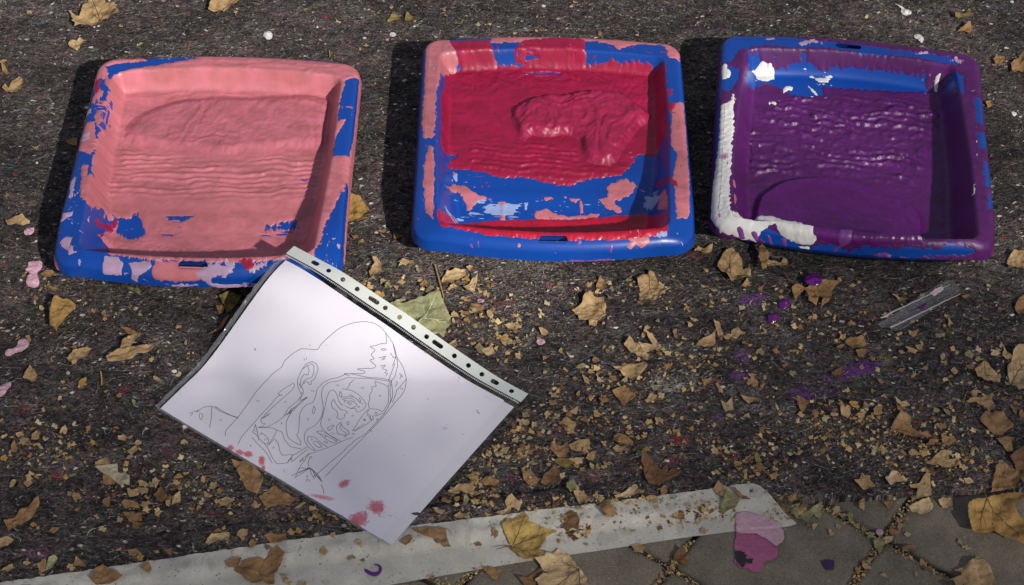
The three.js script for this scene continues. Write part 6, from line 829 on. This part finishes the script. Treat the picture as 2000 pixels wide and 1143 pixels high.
// ---------------------------------------------------------------- twigs and the clear plastic strip
function twig(label, text, z, w, mat) { const p = P(text, ...z).map(([x, y]) => { const q = at(x, y, 0.003); return new THREE.Vector3(q.x, restY(q.x, q.z) + 0.0022, q.z); }), c = p[0].clone(); p.forEach((v) => { v.x -= c.x; v.z -= c.z; }); const o = solo('twig', new THREE.TubeGeometry(new THREE.CatmullRomCurve3(p), 16, w, 6), mat, label, 'twig'); o.position.set(c.x, 0, c.z); }
twig('thin straight dry twig beside the pale green leaf', '570,535 588,600 605,665 622,728', Z14, 0.0010, std('#a58a58', 0.8));
twig('short ochre stalk on the felt left of the sleeve', '800,1000 808,1050 808,1105', Z11, 0.0009, std('#b5975a', 0.8));
twig('short stalk standing out from behind the salmon tray', '572,395 574,420 576,445', Z10, 0.0009, std('#a58a58', 0.8));
{
  const t = thing('clear_plastic_strip', 'short piece of clear plastic strip with pink and purple paint specks on the felt', 'plastic strip');
  const c0 = at(1797, 598, 0.004), poly = P('722,505 745,488 790,466 830,442 930,372 1030,300 1120,250 1182,218 1226,222 1250,258 1268,272 1262,300 1180,352 1060,432 960,500 890,546 822,556 800,530 742,522', ...Z6).map(([x, y]) => { const q = at(x, y, 0.006); return [q.x, q.z]; });
  const a = at(1720, 635, 0.004), b = at(1872, 562, 0.004), dx = b.x - a.x, dz = b.z - a.z, L = Math.hypot(dx, dz), ux = dx / L, uz = dz / L, across = (x, z) => (-(x - a.x) * uz + (z - a.z) * ux), along = (x, z) => (x - a.x) * ux + (z - a.z) * uz;
  const y = (x, z) => 0.0012 + 8 * (across(x, z) ** 2) + 0.0014 * fbm(along(x, z) * 40, across(x, z) * 260, 3, 4.2) + 0.0006 * n2(along(x, z) * 500, across(x, z) * 300) + 0.002;
  part('clear_film', sheetOf(poly, 0.0011, (x, z) => Math.max(y(x, z), feltY(x, z) + 0.001), 0.0005, 7), new THREE.MeshPhysicalMaterial({ color: 0xf4f4f2, roughness: 0.13, transmission: 0.9, thickness: 0, ior: 1.5, side: THREE.DoubleSide }), t);
  for (const sg of [-0.5, 0.5]) { const W = 0.0165, p = []; for (let k = 0; k <= 40; k++) { const l = L * (0.06 + 0.9 * k / 40), o = sg * W + 0.0006 * n2(l * 160, sg); p.push([a.x + ux * l - uz * o, a.z + uz * l + ux * o]); } part('folded_edge', strip(p, 0.0011, (x, z) => y(x, z) + 0.0004), new THREE.MeshPhysicalMaterial({ color: 0xe8e8e6, roughness: 0.25, transmission: 0.45, thickness: 0, side: THREE.DoubleSide }), t); }
  const bit = (name, text, mat, dry) => part(name, sheetOf(P(text, ...Z6).map(([x, q]) => { const w = at(x, q, 0.007); return [w.x, w.z]; }), 0.0007, (x, z) => y(x, z) + 0.0006, dry, 9), mat, t);
  bit('pink_smear', '1070,302 1100,276 1130,262 1150,256 1156,272 1130,300 1100,316 1080,312', std('#d6b9c6', 0.6), 0.0012);
  bit('purple_speck', '995,398 1000,386 1030,366 1046,356 1044,376 1026,400 1010,408', wet('#6f2186', 0.2), 0.0003);
}
// ---------------------------------------------------------------- the plane tree that dapples the light, standing behind the viewer's right shoulder
{
  const t = thing('plane_tree', 'small autumn plane tree whose thinned crown dapples the light over the trays', 'tree');
  const r = rng(2024), D = 8;
  const bright = [[750, 560, 240, 130, 1.0], [960, 550, 260, 120, 1.0], [1080, 500, 200, 60, 0.9], [1080, 490, 150, 50, 0.6], [560, 600, 150, 90, 0.5], [330, 260, 330, 190, 0.52], [1030, 250, 330, 220, 0.40], [300, 20, 700, 60, 0.35], [900, 30, 500, 60, 0.25], [900, 860, 120, 120, 0.1], [640, 470, 90, 70, 0.5]];
  const light = (x, y) => { let v = 0; for (const [cx, cy, sx, sy, a] of bright) v = Math.max(v, a * Math.exp(-(((x - cx) / sx) ** 2 + ((y - cy) / sy) ** 2) * 0.7)); return v; };
  const leaves = [];
  for (let k = 0; k < 4900; k++) {
    const px = -700 + r() * 3400, py = -500 + r() * 2300; if (r() < Math.min(1, 1.12 * light(px, py))) continue;
    const q = at(px, py, 0), d = D + (r() - 0.5) * 1.4; leaves.push(new THREE.Vector3(q.x, 0, q.z).addScaledVector(SUN, d));
  }
  const V = [], I = [], out = [[0, -0.5], [0.3, -0.34], [0.5, -0.1], [0.3, 0.0], [0.42, 0.3], [0.16, 0.24], [0, 0.55], [-0.16, 0.24], [-0.42, 0.3], [-0.3, 0.0], [-0.5, -0.1], [-0.3, -0.34]];
  V.push(0, 0.04, 0); out.forEach(([x, z]) => V.push(x, 0.12 * x * x, z)); for (let k = 0; k < out.length; k++) I.push(0, 1 + (k + 1) % out.length, 1 + k);
  const m = new THREE.InstancedMesh(geom(V, I), std('#a98446', 0.8), leaves.length), M = new THREE.Matrix4(), Q = new THREE.Quaternion();
  leaves.forEach((p, k) => { const s = 0.028 + r() * 0.022; Q.setFromEuler(new THREE.Euler((r() - 0.5) * 2.4, r() * 6.283, (r() - 0.5) * 2.4)); M.compose(p, Q, new THREE.Vector3(s, s, s)); m.setMatrixAt(k, M); });
  m.name = 'crown'; m.userData.kind = 'stuff'; shade(m); t.add(m);
  const bark = std('#8d8570', 0.9), tube = (pts, w) => new THREE.TubeGeometry(new THREE.CatmullRomCurve3(pts.map((p) => new THREE.Vector3(...p))), 20, w, 8);
  const base = [SUN.x * D + 2.4, 0, SUN.z * D - 1.0];
  const trunk = new THREE.CylinderGeometry(0.09, 0.15, 4.2, 14, 8); trunk.translate(base[0], 2.1, base[2]); part('trunk', trunk, bark, t);
  for (const [dx, dy, dz] of [[-1.5, 0.7, 0.3], [-1.2, 1.2, -0.6], [0.5, 1.4, 0.4]]) part('limb', tube([[base[0], 3.6, base[2]], [base[0] + dx * 0.4, 4.1 + dy * 0.5, base[2] + dz * 0.4], [base[0] + dx, 4.4 + dy, base[2] + dz]], 0.03), bark, t);
}
renderer.render(scene, camera);
